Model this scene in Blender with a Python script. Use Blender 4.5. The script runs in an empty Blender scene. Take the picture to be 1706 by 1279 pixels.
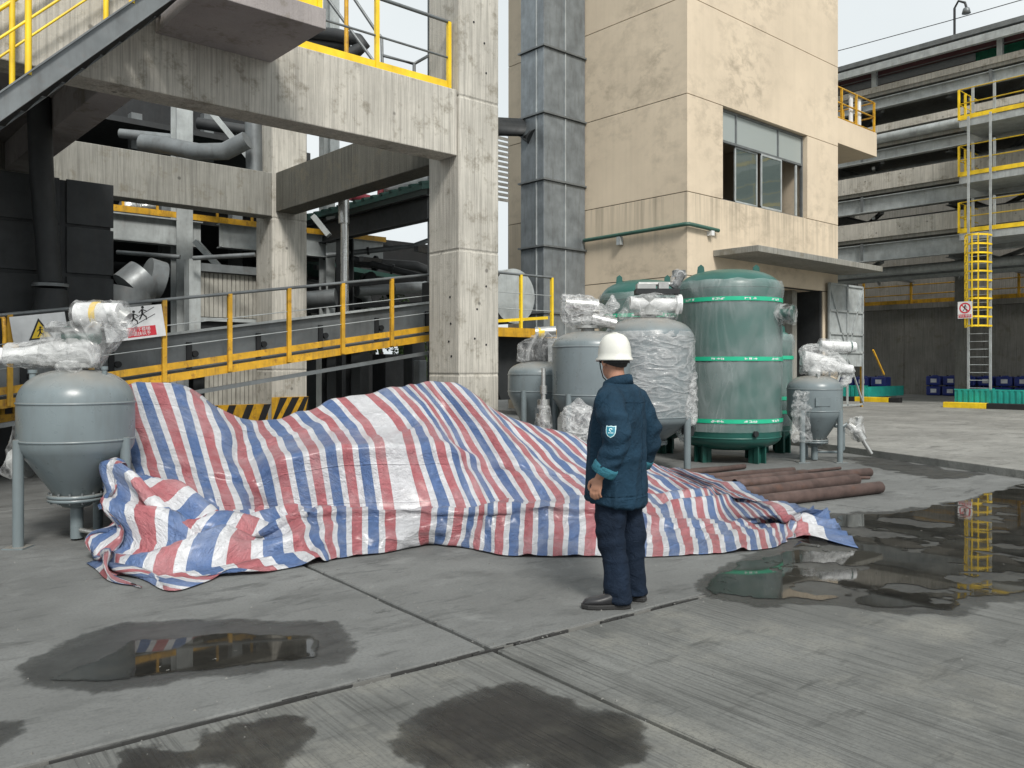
import bpy, bmesh, math, random
import numpy as np
from mathutils import Vector, Matrix, noise
from math import radians, sin, cos, pi, sqrt

# ------------------------------------------------------------------ camera, sky, sun, exposure
SC = bpy.context.scene
COL = SC.collection
YAW = radians(48.5)                      # world X/Y are the axes of the buildings
FW = Vector((cos(YAW), sin(YAW), 0)); RT = Vector((sin(YAW), -cos(YAW), 0))
CH, FP, CX, HY = 1.56, 1400.0, 853.0, 612.0
cam = bpy.data.cameras.new('camera'); cam_o = bpy.data.objects.new('camera', cam); COL.objects.link(cam_o)
cam.sensor_width = 36; cam.lens = 36 * FP / 1706; cam.clip_start = .05; cam.clip_end = 2000
cam.shift_y = -(639.5 - HY) / 1706
cam_o.location = (0, 0, CH); cam_o.rotation_euler = (radians(90), 0, YAW - radians(90))
SC.camera = cam_o

w = bpy.data.worlds.new('World'); SC.world = w; w.use_nodes = True
nt = w.node_tree; nt.nodes.clear()
sky = nt.nodes.new('ShaderNodeTexSky'); sky.sky_type = 'NISHITA'; sky.sun_disc = False
SUN_EL, SUN_AZ = radians(44), radians(247)   # direction towards the sun, angle from +X
sky.sun_elevation = SUN_EL; sky.sun_rotation = radians(90) - SUN_AZ
sky.air_density = 1.0; sky.dust_density = 6.0; sky.ozone_density = 1.0
hs = nt.nodes.new('ShaderNodeHueSaturation'); hs.inputs['Saturation'].default_value = .12
mx = nt.nodes.new('ShaderNodeMix'); mx.data_type = 'RGBA'; mx.inputs[0].default_value = .86
mx.inputs[7].default_value = (7.3, 7.7, 7.8, 1)          # the even white of the cloud layer
bg = nt.nodes.new('ShaderNodeBackground'); bg.inputs['Strength'].default_value = .060
wo = nt.nodes.new('ShaderNodeOutputWorld')
nt.links.new(sky.outputs[0], hs.inputs['Color']); nt.links.new(hs.outputs[0], mx.inputs[6])
tc = nt.nodes.new('ShaderNodeTexCoord'); cn_ = nt.nodes.new('ShaderNodeTexNoise'); cn_.inputs['Scale'].default_value = 2.2; cn_.inputs['Detail'].default_value = 5; nt.links.new(tc.outputs['Generated'], cn_.inputs['Vector'])
cr_ = nt.nodes.new('ShaderNodeValToRGB'); nt.links.new(cn_.outputs['Fac'], cr_.inputs[0]); cr_.color_ramp.elements[0].position = .3; cr_.color_ramp.elements[0].color = (.86, .885, .90, 1); cr_.color_ramp.elements[1].position = .7; cr_.color_ramp.elements[1].color = (1.02, 1.02, 1.02, 1)
m3_ = nt.nodes.new('ShaderNodeMix'); m3_.data_type = 'RGBA'; m3_.blend_type = 'MULTIPLY'; m3_.inputs[0].default_value = 1; nt.links.new(mx.outputs[2], m3_.inputs[6]); nt.links.new(cr_.outputs[0], m3_.inputs[7])   # soft tone in the cloud layer
nt.links.new(m3_.outputs[2], bg.inputs['Color']); nt.links.new(bg.outputs[0], wo.inputs[0])

sl = bpy.data.lights.new('sun', 'SUN'); sl.energy = 1.5; sl.angle = radians(14); sl.color = (1, .96, .9)
so = bpy.data.objects.new('sun', sl); COL.objects.link(so); so.location = (0, 0, 40)
sd = Vector((cos(SUN_EL) * cos(SUN_AZ), cos(SUN_EL) * sin(SUN_AZ), sin(SUN_EL)))
so.rotation_euler = sd.to_track_quat('Z', 'Y').to_euler()
vs = SC.view_settings
vs.view_transform = 'Standard'; vs.look = 'None'; vs.exposure = 1.12; vs.gamma = 1; vs.use_curve_mapping = False
SC.cycles.max_bounces = 6; SC.cycles.transparent_max_bounces = 10; SC.cycles.diffuse_bounces = 3
SC.cycles.use_denoising = True

# ------------------------------------------------------------------ helpers
def at(px, py, d):
    p = FW * d + RT * ((px - CX) / FP * d); return Vector((p.x, p.y, CH + (HY - py) / FP * d))
def gp(px, py, z=0.0):
    return at(px, py, FP * (CH - z) / (py - HY))

def setp(o, label=None, cat=None, group=None, kind=None):
    if label: o['label'] = label
    if cat: o['category'] = cat
    if group: o['group'] = group
    if kind: o['kind'] = kind
    return o
def thing(name, label, cat, loc=(0, 0, 0), rz=0.0, group=None):
    o = bpy.data.objects.new(name, None); COL.objects.link(o); o.empty_display_size = .2
    o.location = loc; o.rotation_euler = (0, 0, rz)
    return setp(o, label, cat, group)
def copy_tree(o, parent=None):
    c = o.copy(); COL.objects.link(c)
    if parent is not None: c.parent = parent
    for ch in [x for x in o.children]: copy_tree(ch, c)
    return c

def basis(d):
    d = d.normalized(); a = Vector((0, 0, 1)) if abs(d.z) < .95 else Vector((1, 0, 0))
    u = d.cross(a).normalized(); return u, d.cross(u).normalized()

class MB:
    def __init__(s): s.v = []; s.f = []; s.sm = []
    def add(s, vs_, fs, smooth=False):
        b = len(s.v); s.v += [tuple(p) for p in vs_]; s.f += [tuple(i + b for i in q) for q in fs]; s.sm += [smooth] * len(fs); return s
    def box(s, x0, x1, y0, y1, z0, z1):
        return s.add([(x0,y0,z0),(x1,y0,z0),(x1,y1,z0),(x0,y1,z0),(x0,y0,z1),(x1,y0,z1),(x1,y1,z1),(x0,y1,z1)],
              [(0,3,2,1),(4,5,6,7),(0,1,5,4),(1,2,6,5),(2,3,7,6),(3,0,4,7)])
    def bar(s, p0, p1, w_, h_, up=(0, 0, 1)):
        p0 = Vector(p0); p1 = Vector(p1); d = (p1 - p0).normalized(); up = Vector(up)
        x = d.cross(up)
        if x.length < 1e-4: x = d.cross(Vector((1, 0, 0)))
        x.normalize(); z = x.cross(d).normalized(); x *= w_ / 2; z *= h_ / 2
        q = [p0-x-z, p0+x-z, p0+x+z, p0-x+z, p1-x-z, p1+x-z, p1+x+z, p1-x+z]
        return s.add(q, [(0,1,2,3),(7,6,5,4),(0,4,5,1),(1,5,6,2),(2,6,7,3),(3,7,4,0)])
    def ibeam(s, p0, p1, h_, b_, tw=.02, tf=.03, up=(0, 0, 1)):
        p0 = Vector(p0); p1 = Vector(p1); d = (p1 - p0).normalized(); up = Vector(up)
        x = d.cross(up)
        if x.length < 1e-4: x = d.cross(Vector((1, 0, 0)))
        x.normalize(); z = x.cross(d).normalized()
        o = z * (h_ - tf) / 2
        s.bar(p0, p1, tw, h_ - 2 * tf, z); s.bar(p0 + o, p1 + o, b_, tf, z); s.bar(p0 - o, p1 - o, b_, tf, z); return s
    def cyl(s, p0, p1, r, n=12, r2=None, caps=True):
        p0 = Vector(p0); p1 = Vector(p1); r2 = r if r2 is None else r2; u, v = basis(p1 - p0)
        a = [2 * pi * i / n for i in range(n)]
        vs_ = [p0 + (u * cos(t) + v * sin(t)) * r for t in a] + [p1 + (u * cos(t) + v * sin(t)) * r2 for t in a]
        s.add(vs_, [(i, (i + 1) % n, n + (i + 1) % n, n + i) for i in range(n)], True)
        if caps: s.add(vs_, [tuple(range(n))[::-1], tuple(range(n, 2 * n))])
        return s
    def tube(s, pts, r, n=8):
        pts = [Vector(p) for p in pts]; rings = []; u = None
        for i, p in enumerate(pts):
            d = (pts[min(i + 1, len(pts) - 1)] - pts[max(i - 1, 0)]).normalized()
            if u is None: u, v = basis(d)
            else:
                u = (u - d * u.dot(d)).normalized(); v = d.cross(u)
            rr = r[i] if isinstance(r, (list, tuple)) else r
            rings += [p + (u * cos(2 * pi * k / n) + v * sin(2 * pi * k / n)) * rr for k in range(n)]
        m = len(pts)
        s.add(rings, [(i*n+k, i*n+(k+1) % n, (i+1)*n+(k+1) % n, (i+1)*n+k) for i in range(m-1) for k in range(n)], True)
        s.add(rings, [tuple(range(n))[::-1], tuple(range((m-1)*n, m*n))]); return s
    def lathe(s, prof, n=32, c=(0, 0, 0), sx=1, sy=1):
        vs_ = [(c[0] + r * cos(2*pi*k/n) * sx, c[1] + r * sin(2*pi*k/n) * sy, c[2] + z) for r, z in prof for k in range(n)]
        m = len(prof)
        s.add(vs_, [(i*n+k, i*n+(k+1) % n, (i+1)*n+(k+1) % n, (i+1)*n+k) for i in range(m-1) for k in range(n)], True)
        fs = []
        if prof[0][0] > 1e-4: fs.append(tuple(range(n))[::-1])
        if prof[-1][0] > 1e-4: fs.append(tuple(range((m-1)*n, m*n)))
        if fs: s.add(vs_, fs)
        return s
    def prism(s, poly, t):                       # poly: list of 3D points, extruded by vector t
        t = Vector(t); p = [Vector(q) for q in poly]; n = len(p)
        return s.add(p + [q + t for q in p], [tuple(range(n))[::-1], tuple(range(n, 2*n))] + [(i, (i+1) % n, n+(i+1) % n, n+i) for i in range(n)])
    def quad(s, *p): return s.add(p, [tuple(range(len(p)))])
    def build(s, name, m, parent=None, local=False, bevel=0, merge=False):
        off = Vector((0, 0, 0))
        if parent is not None and not local:
            q = parent
            while q is not None: off += Vector(q.location); q = q.parent
        me = bpy.data.meshes.new(name)
        me.from_pydata([tuple(Vector(p) - off) for p in s.v], [], s.f)
        me.polygons.foreach_set('use_smooth', s.sm)
        bm = bmesh.new(); bm.from_mesh(me)
        if merge: bmesh.ops.remove_doubles(bm, verts=bm.verts, dist=1e-5)
        bmesh.ops.delete(bm, geom=[v for v in bm.verts if not v.link_faces], context='VERTS')
        bmesh.ops.recalc_face_normals(bm, faces=bm.faces); bm.to_mesh(me); bm.free()
        me.materials.append(M(m)); me.update()
        o = bpy.data.objects.new(name, me); COL.objects.link(o)
        if parent is not None: o.parent = parent
        if bevel:
            b = o.modifiers.new('bevel', 'BEVEL'); b.width = bevel; b.segments = 2; b.limit_method = 'ANGLE'; b.angle_limit = radians(40)
        return o
def mesh_obj(name, verts, faces, m, parent=None, smooth=True):
    b = MB(); b.add(verts, faces, smooth); return b.build(name, m, parent, local=True)

# ------------------------------------------------------------------ materials
MATS = {}
def M(n):
    return MATS[n] if isinstance(n, str) else n
class NT:
    def __init__(s, name):
        m = bpy.data.materials.new(name); m.use_nodes = True; s.m = m; s.t = m.node_tree
        s.b = s.t.nodes['Principled BSDF']; s.out = s.t.nodes['Material Output']; MATS[name] = m
        g = s.t.nodes.new('ShaderNodeNewGeometry'); s.pos = g.outputs['Position']
    def n(s, ty, **kw):
        x = s.t.nodes.new(ty)
        for k, v in kw.items(): setattr(x, k, v)
        return x
    def sep(s, k):
        x = s.n('ShaderNodeSeparateXYZ'); s.t.links.new(s.pos, x.inputs[0]); return x.outputs[k]
    def put(s, sock, v):
        if hasattr(v, 'is_output') or isinstance(v, bpy.types.NodeSocket): s.t.links.new(v, sock)
        else: sock.default_value = v
    def noise(s, scale=5, detail=4, rough=.55, vec=None, stretch=None, dist=0):
        v = vec or s.pos
        if stretch: 
            mp = s.n('ShaderNodeMapping'); s.put(mp.inputs['Vector'], v); mp.inputs['Scale'].default_value = stretch; v = mp.outputs[0]
        x = s.n('ShaderNodeTexNoise'); s.put(x.inputs['Vector'], v)
        x.inputs['Scale'].default_value = scale; x.inputs['Detail'].default_value = detail; x.inputs['Roughness'].default_value = rough
        x.inputs['Distortion'].default_value = dist; return x.outputs['Fac']
    def ramp(s, f, stops, interp='LINEAR'):
        r = s.n('ShaderNodeValToRGB'); s.put(r.inputs[0], f); e = r.color_ramp; e.interpolation = interp
        while len(e.elements) > 1: e.elements.remove(e.elements[-1])
        e.elements[0].position = stops[0][0]; e.elements[0].color = c4(stops[0][1])
        for p, c in stops[1:]: e.elements.new(p).color = c4(c)
        return r.outputs[0]
    def mix(s, f, a, b, mode='MIX'):
        x = s.n('ShaderNodeMix', data_type='RGBA', blend_type=mode); s.put(x.inputs[0], f)
        s.put(x.inputs[6], c4(a) if not isinstance(a, bpy.types.NodeSocket) else a); s.put(x.inputs[7], c4(b) if not isinstance(b, bpy.types.NodeSocket) else b); return x.outputs[2]
    def math(s, op, a, b=0.0, clamp=False):
        x = s.n('ShaderNodeMath', operation=op); x.use_clamp = clamp; s.put(x.inputs[0], a); s.put(x.inputs[1], b); return x.outputs[0]
    def bump(s, h, strength=.3, dist=.02, nrm=None):
        x = s.n('ShaderNodeBump'); x.inputs['Strength'].default_value = strength; x.inputs['Distance'].default_value = dist
        s.put(x.inputs['Height'], h)
        if nrm is not None: s.put(x.inputs['Normal'], nrm)
        return x.outputs[0]
    def fin(s, color=None, rough=None, metal=None, nrm=None, **kw):
        if color is not None: s.put(s.b.inputs['Base Color'], color if isinstance(color, bpy.types.NodeSocket) else c4(color))
        if rough is not None: s.put(s.b.inputs['Roughness'], rough)
        if metal is not None: s.put(s.b.inputs['Metallic'], metal)
        if nrm is not None: s.put(s.b.inputs['Normal'], nrm)
        for k, v in kw.items(): s.put(s.b.inputs[k], v)
        return s.m
def c4(c):
    if isinstance(c, (int, float)): return (c, c, c, 1)
    return tuple(c) if len(c) == 4 else (*c, 1)
def sc(c, k): return tuple(min(1, x * k) for x in c[:3])

def paint(name, col, rough=.45, metal=0, var=.25, scale=2.5, dirt=(.05, .045, .04), dirt_amt=.35, bump=.05, streaks=True, rust=0):
    s = NT(name)
    c = s.mix(s.ramp(s.noise(scale, 3, .6), [(.3, 0), (.7, 1)]), sc(col, 1 - var), sc(col, 1 + var * .6))
    d = s.noise(3.2, 4, .7, stretch=(2.5, 2.5, .35) if streaks else None)
    c = s.mix(s.math('MULTIPLY', s.ramp(d, [(.5, 0), (.78, 1)]), dirt_amt), c, dirt)
    if rust:
        c = s.mix(s.math('MULTIPLY', s.ramp(s.noise(7, 5, .75), [(.56, 0), (.66, 1)]), rust), c, (.17, .07, .03))
    r = s.math('ADD', s.math('MULTIPLY', s.noise(9, 2), .3), rough - .15)
    return s.fin(c, r, metal, s.bump(s.noise(35, 2, .6), bump, .01))

def concrete(name, col, dark=.55, streak=1.0, holes=True, tint=(.16, .14, .10), pit=.5):
    s = NT(name)
    big = s.ramp(s.noise(.9, 6, .65), [(.3, 0), (.72, 1)])
    c = s.mix(big, sc(col, .78), sc(col, 1.12))
    st = s.noise(5, 5, .65, stretch=(3.2, 3.2, .10))                   # board marks and run-off, down the face
    c = s.mix(s.math('MULTIPLY', s.ramp(st, [(.46, 0), (.7, 1)]), .55 * streak), c, sc(col, dark))
    fine = s.noise(9, 3, .6, stretch=(6, 6, .12))
    c = s.mix(s.math('MULTIPLY', s.ramp(fine, [(.50, 0), (.58, 1)]), .45 * streak), c, sc(col, .5))
    bl = s.noise(2.6, 7, .75)
    c = s.mix(s.math('MULTIPLY', s.ramp(bl, [(.53, 0), (.66, 1)]), .6), c, tint)
    if holes:
        v = s.n('ShaderNodeTexVoronoi'); s.put(v.inputs['Vector'], s.pos); v.inputs['Scale'].default_value = 2.1
        h = s.ramp(v.outputs['Distance'], [(.05, 1), (.095, 0)])
        c = s.mix(s.math('MULTIPLY', h, .75), c, sc(col, .22))
    hb = s.math('ADD', s.math('MULTIPLY', fine, 1.2), s.noise(45, 5, .7))
    return s.fin(c, .88, 0, s.bump(hb, pit, .012), **{'Specular IOR Level': .3})

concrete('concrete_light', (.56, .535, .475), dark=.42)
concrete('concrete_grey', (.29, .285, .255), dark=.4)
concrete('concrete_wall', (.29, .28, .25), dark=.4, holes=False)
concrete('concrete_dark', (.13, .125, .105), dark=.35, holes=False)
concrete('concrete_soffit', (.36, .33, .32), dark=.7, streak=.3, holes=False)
paint('steel_grey', (.17, .185, .19), .45, .3, rust=.1)
paint('steel_pale', (.40, .43, .43), .5, .1, rust=.12)
paint('duct_zinc', (.22, .245, .26), .38, .35, dirt_amt=.4)
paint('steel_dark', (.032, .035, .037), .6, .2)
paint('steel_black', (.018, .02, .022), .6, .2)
paint('yellow_paint', (.62, .34, .02), .5, rust=.6, dirt_amt=.65, scale=6)
paint('yellow_clean', (.90, .60, .02), .4, rust=.06, dirt_amt=.2)
paint('black_paint', (.015, .015, .016), .55)
paint('white_paint', (.78, .79, .79), .45, dirt_amt=.15)
paint('cladding_cream', (.36, .35, .31), .5, dirt_amt=.6)
paint('teal_panel', (.02, .36, .30), .45, dirt_amt=.2)
paint('blue_plastic', (.025, .045, .24), .4, dirt_amt=.15)
paint('green_roof', (.012, .05, .04), .6)
paint('green_pipe', (.035, .10, .075), .45)
paint('red_pipe', (.33, .05, .07), .5)
paint('purlin_red', (.10, .035, .04), .6)
paint('green_sheet', (.06, .42, .27), .5)
paint('rust_pipe', (.115, .075, .065), .62, .2, var=.35, scale=6, dirt=(.03, .02, .018), dirt_amt=.7, streaks=False, rust=.3)
paint('tank_grey', (.165, .20, .212), .32, var=.10, dirt=(.10, .10, .095), dirt_amt=.30, bump=.03)
def dusty(name, col):                       # dust that has settled on the upward faces
    m = MATS[name]; t = m.node_tree; b_ = t.nodes['Principled BSDF']; src = b_.inputs['Base Color'].links[0].from_socket
    g = t.nodes.new('ShaderNodeNewGeometry'); sx = t.nodes.new('ShaderNodeSeparateXYZ'); t.links.new(g.outputs['Normal'], sx.inputs[0])
    r = t.nodes.new('ShaderNodeValToRGB'); t.links.new(sx.outputs[2], r.inputs[0]); r.color_ramp.elements[0].position = .45; r.color_ramp.elements[1].position = .97
    nz = t.nodes.new('ShaderNodeTexNoise'); nz.inputs['Scale'].default_value = 4; nz.inputs['Detail'].default_value = 5; t.links.new(g.outputs['Position'], nz.inputs['Vector'])
    mu = t.nodes.new('ShaderNodeMath'); mu.operation = 'MULTIPLY'; t.links.new(r.outputs[0], mu.inputs[0]); t.links.new(nz.outputs[0], mu.inputs[1])
    m2 = t.nodes.new('ShaderNodeMath'); m2.operation = 'MULTIPLY'; m2.use_clamp = True; t.links.new(mu.outputs[0], m2.inputs[0]); m2.inputs[1].default_value = 1.5
    x = t.nodes.new('ShaderNodeMix'); x.data_type = 'RGBA'; t.links.new(m2.outputs[0], x.inputs[0]); t.links.new(src, x.inputs[6]); x.inputs[7].default_value = (*col, 1); t.links.new(x.outputs[2], b_.inputs['Base Color'])
dusty('tank_grey', (.25, .235, .21))
paint('tank_green', (.018, .10, .082), .35, var=.12, dirt_amt=.15, bump=.03)
paint('tank_green_dark', (.012, .075, .06), .4)
paint('strap_green', (.02, .46, .26), .35, var=.1, dirt_amt=.05)
paint('silver', (.62, .62, .60), .3, .85, var=.15, dirt_amt=.3)
paint('motor_grey', (.42, .43, .42), .4, .2)
paint('rubber', (.02, .02, .02), .7)
paint('red_print', (.62, .03, .05), .5, var=.05, dirt_amt=.1)

def beige():
    s = NT('beige_wall'); col = (.64, .54, .41)
    c = s.mix(s.ramp(s.noise(.35, 5, .6), [(.3, 0), (.7, 1)]), sc(col, .88), sc(col, 1.08))
    sm = s.noise(1.9, 5, .7, stretch=(1, 1, 1.4), dist=.2)                 # rubbed, sooty smudges in places
    msk = s.math('MULTIPLY', s.ramp(sm, [(.45, 0), (.78, 1)]), s.ramp(s.noise(.28, 3), [(.42, 0), (.64, 1)]))
    c = s.mix(s.math('MULTIPLY', msk, .95), c, (.26, .22, .165))
    st = s.noise(2.6, 4, .6, stretch=(2.4, 2.4, .08))
    c = s.mix(s.math('MULTIPLY', s.ramp(st, [(.45, 0), (.7, 1)]), s.math('ADD', .08, s.math('MULTIPLY', s.ramp(s.math('DIVIDE', s.sep(2), 10.0), [(.5, 0), (.655, .7), (.665, 0)]), 1.0))), c, (.30, .26, .20))
    return s.fin(c, .85, 0, s.bump(s.noise(30, 5, .7), .15, .01), **{'Specular IOR Level': .25})
beige()

def wrap():
    # clear packing film: mostly see-through, denser where it doubles up, highlight streaks painted along its creases
    for nm, lo, mid, hi, fq, st in (('plastic_wrap', .10, .28, .72, 2.6, (1, 1, 1.5)), ('plastic_film', .16, .44, .54, 1.9, (1, 1, .28)), ('plastic_loose', .04, .14, .55, 2.2, (1, 1, .8)), ('plastic_tight', .10, .24, .60, 1.3, (1, 1, 2.6))):
        s = NT(nm)
        n1 = s.noise(fq, 2, .5, stretch=st, dist=1.3); n2 = s.noise(fq * 2.3, 2, .5, stretch=st, dist=.8); n0 = s.noise(fq * .6, 2)
        r1 = s.math('SUBTRACT', 1.0, s.math('MULTIPLY', s.math('ABSOLUTE', s.math('SUBTRACT', n1, .5)), 9.0), clamp=True)
        r2 = s.math('SUBTRACT', 1.0, s.math('MULTIPLY', s.math('ABSOLUTE', s.math('SUBTRACT', n2, .5)), 7.0), clamp=True)
        base = s.ramp(n0, [(.38, lo), (.62, mid)])
        cre = s.math('MULTIPLY', s.math('MAXIMUM', s.math('MULTIPLY', r1, r1), s.math('MULTIPLY', s.math('MULTIPLY', r2, r2), .7)), hi - mid)
        al = s.math('ADD', base, cre, clamp=True)
        h = s.math('ADD', s.math('MULTIPLY', r1, .8), s.math('ADD', s.math('MULTIPLY', r2, .4), n1))
        s.fin((.37, .42, .42) if nm == 'plastic_film' else (.58, .59, .59), s.math('ADD', .34 if nm == 'plastic_film' else .10, s.math('MULTIPLY', n2, .22)), 0, s.bump(h, .25 if nm == 'plastic_film' else .6, .03), Alpha=al)
wrap()

def glass(name, col, rough=.03, alpha=.75):
    s = NT(name); s.fin(col, rough, 0, s.bump(s.noise(.9, 2), .12, .05), Alpha=alpha, **{'Specular IOR Level': .9, 'IOR': 1.6})
glass('window_glass', (.10, .13, .125), .04, .8)
glass('frosted_glass', (.34, .38, .37), .3, .95)

def ground_mats():
    ROT = radians(-4)
    for nm, base, dampness, groove in (('yard_smooth', (.163, .168, .164), 0, 0), ('yard_broomed', (.160, .164, .156), 0, 1),
                                       ('yard_far', (.27, .268, .25), 0, 0), ('damp_smooth', (.060, .062, .060), 1, 0), ('damp_broomed', (.030, .029, .026), 1, 1)):
        s = NT(nm)
        mp = s.n('ShaderNodeMapping'); s.put(mp.inputs['Vector'], s.pos); mp.inputs['Rotation'].default_value = (0, 0, -ROT); P = mp.outputs[0]
        b = s.ramp(s.noise(.55, 7, .68), [(.3, 0), (.72, 1)])
        c = s.mix(b, sc(base, .66), sc(base, 1.26)); c = s.mix(s.math('MULTIPLY', s.ramp(s.noise(.23, 3, .6), [(.42, 0), (.62, 1)]), .35), c, sc(base, .62))
        if groove:
            c = s.mix(s.math('MULTIPLY', s.ramp(s.noise(.8, 5, .7), [(.5, 0), (.68, 1)]), .75), c, (.235, .23, .20) if not dampness else (.10, .095, .075))
        m2 = s.noise(2.4, 8, .75, vec=P, stretch=(1, .35, 1) if groove else (.6, 1, 1))
        c = s.mix(s.math('MULTIPLY', s.ramp(m2, [(.50, 0), (.66, 1)]), .62), c, sc(base, .45))
        m3 = s.noise(6, 6, .7, vec=P, stretch=(.25, 1, 1))
        c = s.mix(s.math('MULTIPLY', s.ramp(m3, [(.57, 0), (.70, 1)]), .75), c, sc(base, .32))       # tyre rubs and scrapes
        c = s.mix(s.math('MULTIPLY', s.ramp(s.noise(55, 3, .6), [(.40, 1), (.5, 0)]), .35), c, sc(base, .55))
        c = s.mix(s.math('MULTIPLY', s.ramp(s.noise(24, 4, .8), [(.69, 0), (.73, 1)]), .6), c, (.5, .49, .45))
        if not groove:
            sf_ = s.noise(3.1, 7, .78, vec=P, stretch=(.45, 1.5, 1), dist=.6)
            c = s.mix(s.math('MULTIPLY', s.math('MULTIPLY', s.ramp(sf_, [(.56, 0), (.62, 1)]), s.ramp(s.noise(.5, 3), [(.42, 0), (.58, 1)])), .8), c, sc(base, .38))
            c = s.mix(s.math('MULTIPLY', s.ramp(s.noise(1.7, 6, .75, dist=.5), [(.56, 0), (.7, 1)]), .45), c, sc(base, 1.5))
        h = s.math('MULTIPLY', s.noise(60, 4, .7), .35)
        if groove:
            st_ = s.noise(1.0, 3, .55, vec=P, stretch=(62, 1.0, 1)); st2 = s.noise(1.0, 2, .5, vec=P, stretch=(24, .6, 1))
            g = s.ramp(s.math('ADD', s.math('MULTIPLY', st_, .75), s.math('MULTIPLY', st2, .25)), [(.36, 0), (.52, 1)])
            wear = s.ramp(s.noise(.8, 5, .72), [(.44, 1), (.60, .2)])
            dk = s.math('MULTIPLY', s.math('SUBTRACT', 1.0, g), wear)
            c = s.mix(s.math('MULTIPLY', dk, .6), c, sc(base, .25))
            h = s.math('ADD', h, s.math('MULTIPLY', g, 1.0))
        r = s.math('ADD', .30 if dampness else .62, s.math('MULTIPLY', s.noise(3, 4), .3 if not dampness else .25))
        kw = {'Specular IOR Level': .35}
        if dampness:                                   # dries out unevenly towards its edge
            at_ = s.n('ShaderNodeAttribute'); at_.attribute_name = 'wet'
            e = s.math('ADD', at_.outputs['Fac'], s.math('MULTIPLY', s.math('SUBTRACT', s.noise(7, 5, .7), .5), .16))
            kw['Alpha'] = s.math('MULTIPLY', s.ramp(e, [(.02, 0), (.055, .62), (.22, 1)]), s.ramp(s.noise(2.1, 4, .7), [(.3, .62), (.6, 1)]))
        s.fin(c, r, 0, s.bump(h, .45, .006 if not groove else .008), **kw)
    s = NT('joint_dirt'); s.fin(s.mix(s.noise(9, 5, .7), (.03, .03, .028), (.11, .11, .10)), .9, 0, s.bump(s.noise(40, 5), 1, .02))
    s = NT('puddle_water')
    c = s.mix(s.ramp(s.noise(2.2, 6, .7), [(.35, 0), (.7, 1)]), (.014, .014, .013), (.04, .038, .033))
    fl = s.ramp(s.noise(16, 4, .75, stretch=(1, 1, 1)), [(.69, 0), (.71, 1)])
    c = s.mix(s.math('MULTIPLY', fl, .8), c, (.30, .30, .28))
    at_ = s.n('ShaderNodeAttribute'); at_.attribute_name = 'wet'
    e = s.math('ADD', at_.outputs['Fac'], s.math('MULTIPLY', s.math('SUBTRACT', s.noise(9, 5, .75), .5), .10))
    film = s.ramp(e, [(.0, .2), (.02, .03), (.04, 0)])                     # shallow rim: wet grain shows through
    s.fin(c, s.math('ADD', s.math('ADD', .025, film), s.math('MULTIPLY', fl, .5)), 0, s.bump(s.noise(1.3, 2), .02, .05), IOR=1.33, Alpha=s.ramp(e, [(0, 0), (.015, .8), (.04, 1)]), **{'Specular IOR Level': .5})
ground_mats()

# ------------------------------------------------------------------ ground
paint('sealant_pale', (.16, .16, .15), .8, streaks=False); paint('sealant_dark', (.035, .035, .034), .7, streaks=False)
GR = radians(-4); GX, GY = Vector((cos(GR), sin(GR), 0)), Vector((-sin(GR), cos(GR), 0)); GO = Vector((3.0, 3.58, 0))
yard = MB(); yard.quad((-400, -400, -.04), (400, -400, -.04), (400, 400, -.04), (-400, 400, -.04))
yard = setp(yard.build('yard_ground', 'joint_dirt'), kind='structure')
SX, SY, GAP = 6.0, 6.8, .016
rg = random.Random(4)
def slab_mesh(mat, seed):
    r = random.Random(seed); b = MB(); n = 46                     # chipped, slightly wandering edges
    e = []
    for (a, c) in (((GAP, GAP), (SX-GAP, GAP)), ((SX-GAP, GAP), (SX-GAP, SY-GAP)), ((SX-GAP, SY-GAP), (GAP, SY-GAP)), ((GAP, SY-GAP), (GAP, GAP))):
        for k in range(n):
            t = k / n; x = a[0] + (c[0]-a[0]) * t; y = a[1] + (c[1]-a[1]) * t
            j = .010 * noise.noise((x * 3 + seed, y * 3, seed)) + (.012 if r.random() < .12 else 0) * r.random()
            cx, cy = SX / 2 - x, SY / 2 - y
            if abs(a[0] - c[0]) < .1: x += math.copysign(abs(j), cx)
            else: y += math.copysign(abs(j), cy)
            e.append(GX * x + GY * y)
    m = len(e)
    b.add([p + Vector((0, 0, -.03)) for p in e] + [p + Vector((0, 0, -.006)) for p in e] + [p * 1 for p in e], [])
    vs_ = [p + Vector((0, 0, -.05)) for p in e] + [p + Vector((0, 0, -.008)) for p in e]
    cen = GX * SX / 2 + GY * SY / 2
    top = [p + (cen - p).normalized() * .008 for p in e]
    b = MB(); b.add(vs_ + top, [(i, (i+1) % m, m+(i+1) % m, m+i) for i in range(m)] + [(m+i, m+(i+1) % m, 2*m+(i+1) % m, 2*m+i) for i in range(m)] + [tuple(range(2*m, 3*m))])
    o = b.build('slab', mat, yard); return o
protos = {k: [slab_mesh(k, s) for s in (1, 2)] for k in ('yard_smooth', 'yard_broomed')}
used = set()
for i in range(-3, 5):
    for j in range(-2, 5):
        k = 'yard_broomed' if j < 0 else 'yard_smooth'
        pr = protos[k][(i + j) % 2]
        if pr.name in used: o = pr.copy(); COL.objects.link(o)
        else: o = pr; used.add(pr.name)
        o.location = GO + GX * (i * SX) + GY * (j * SY - (.03 if j < 0 else 0)); o.parent = yard
        
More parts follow.
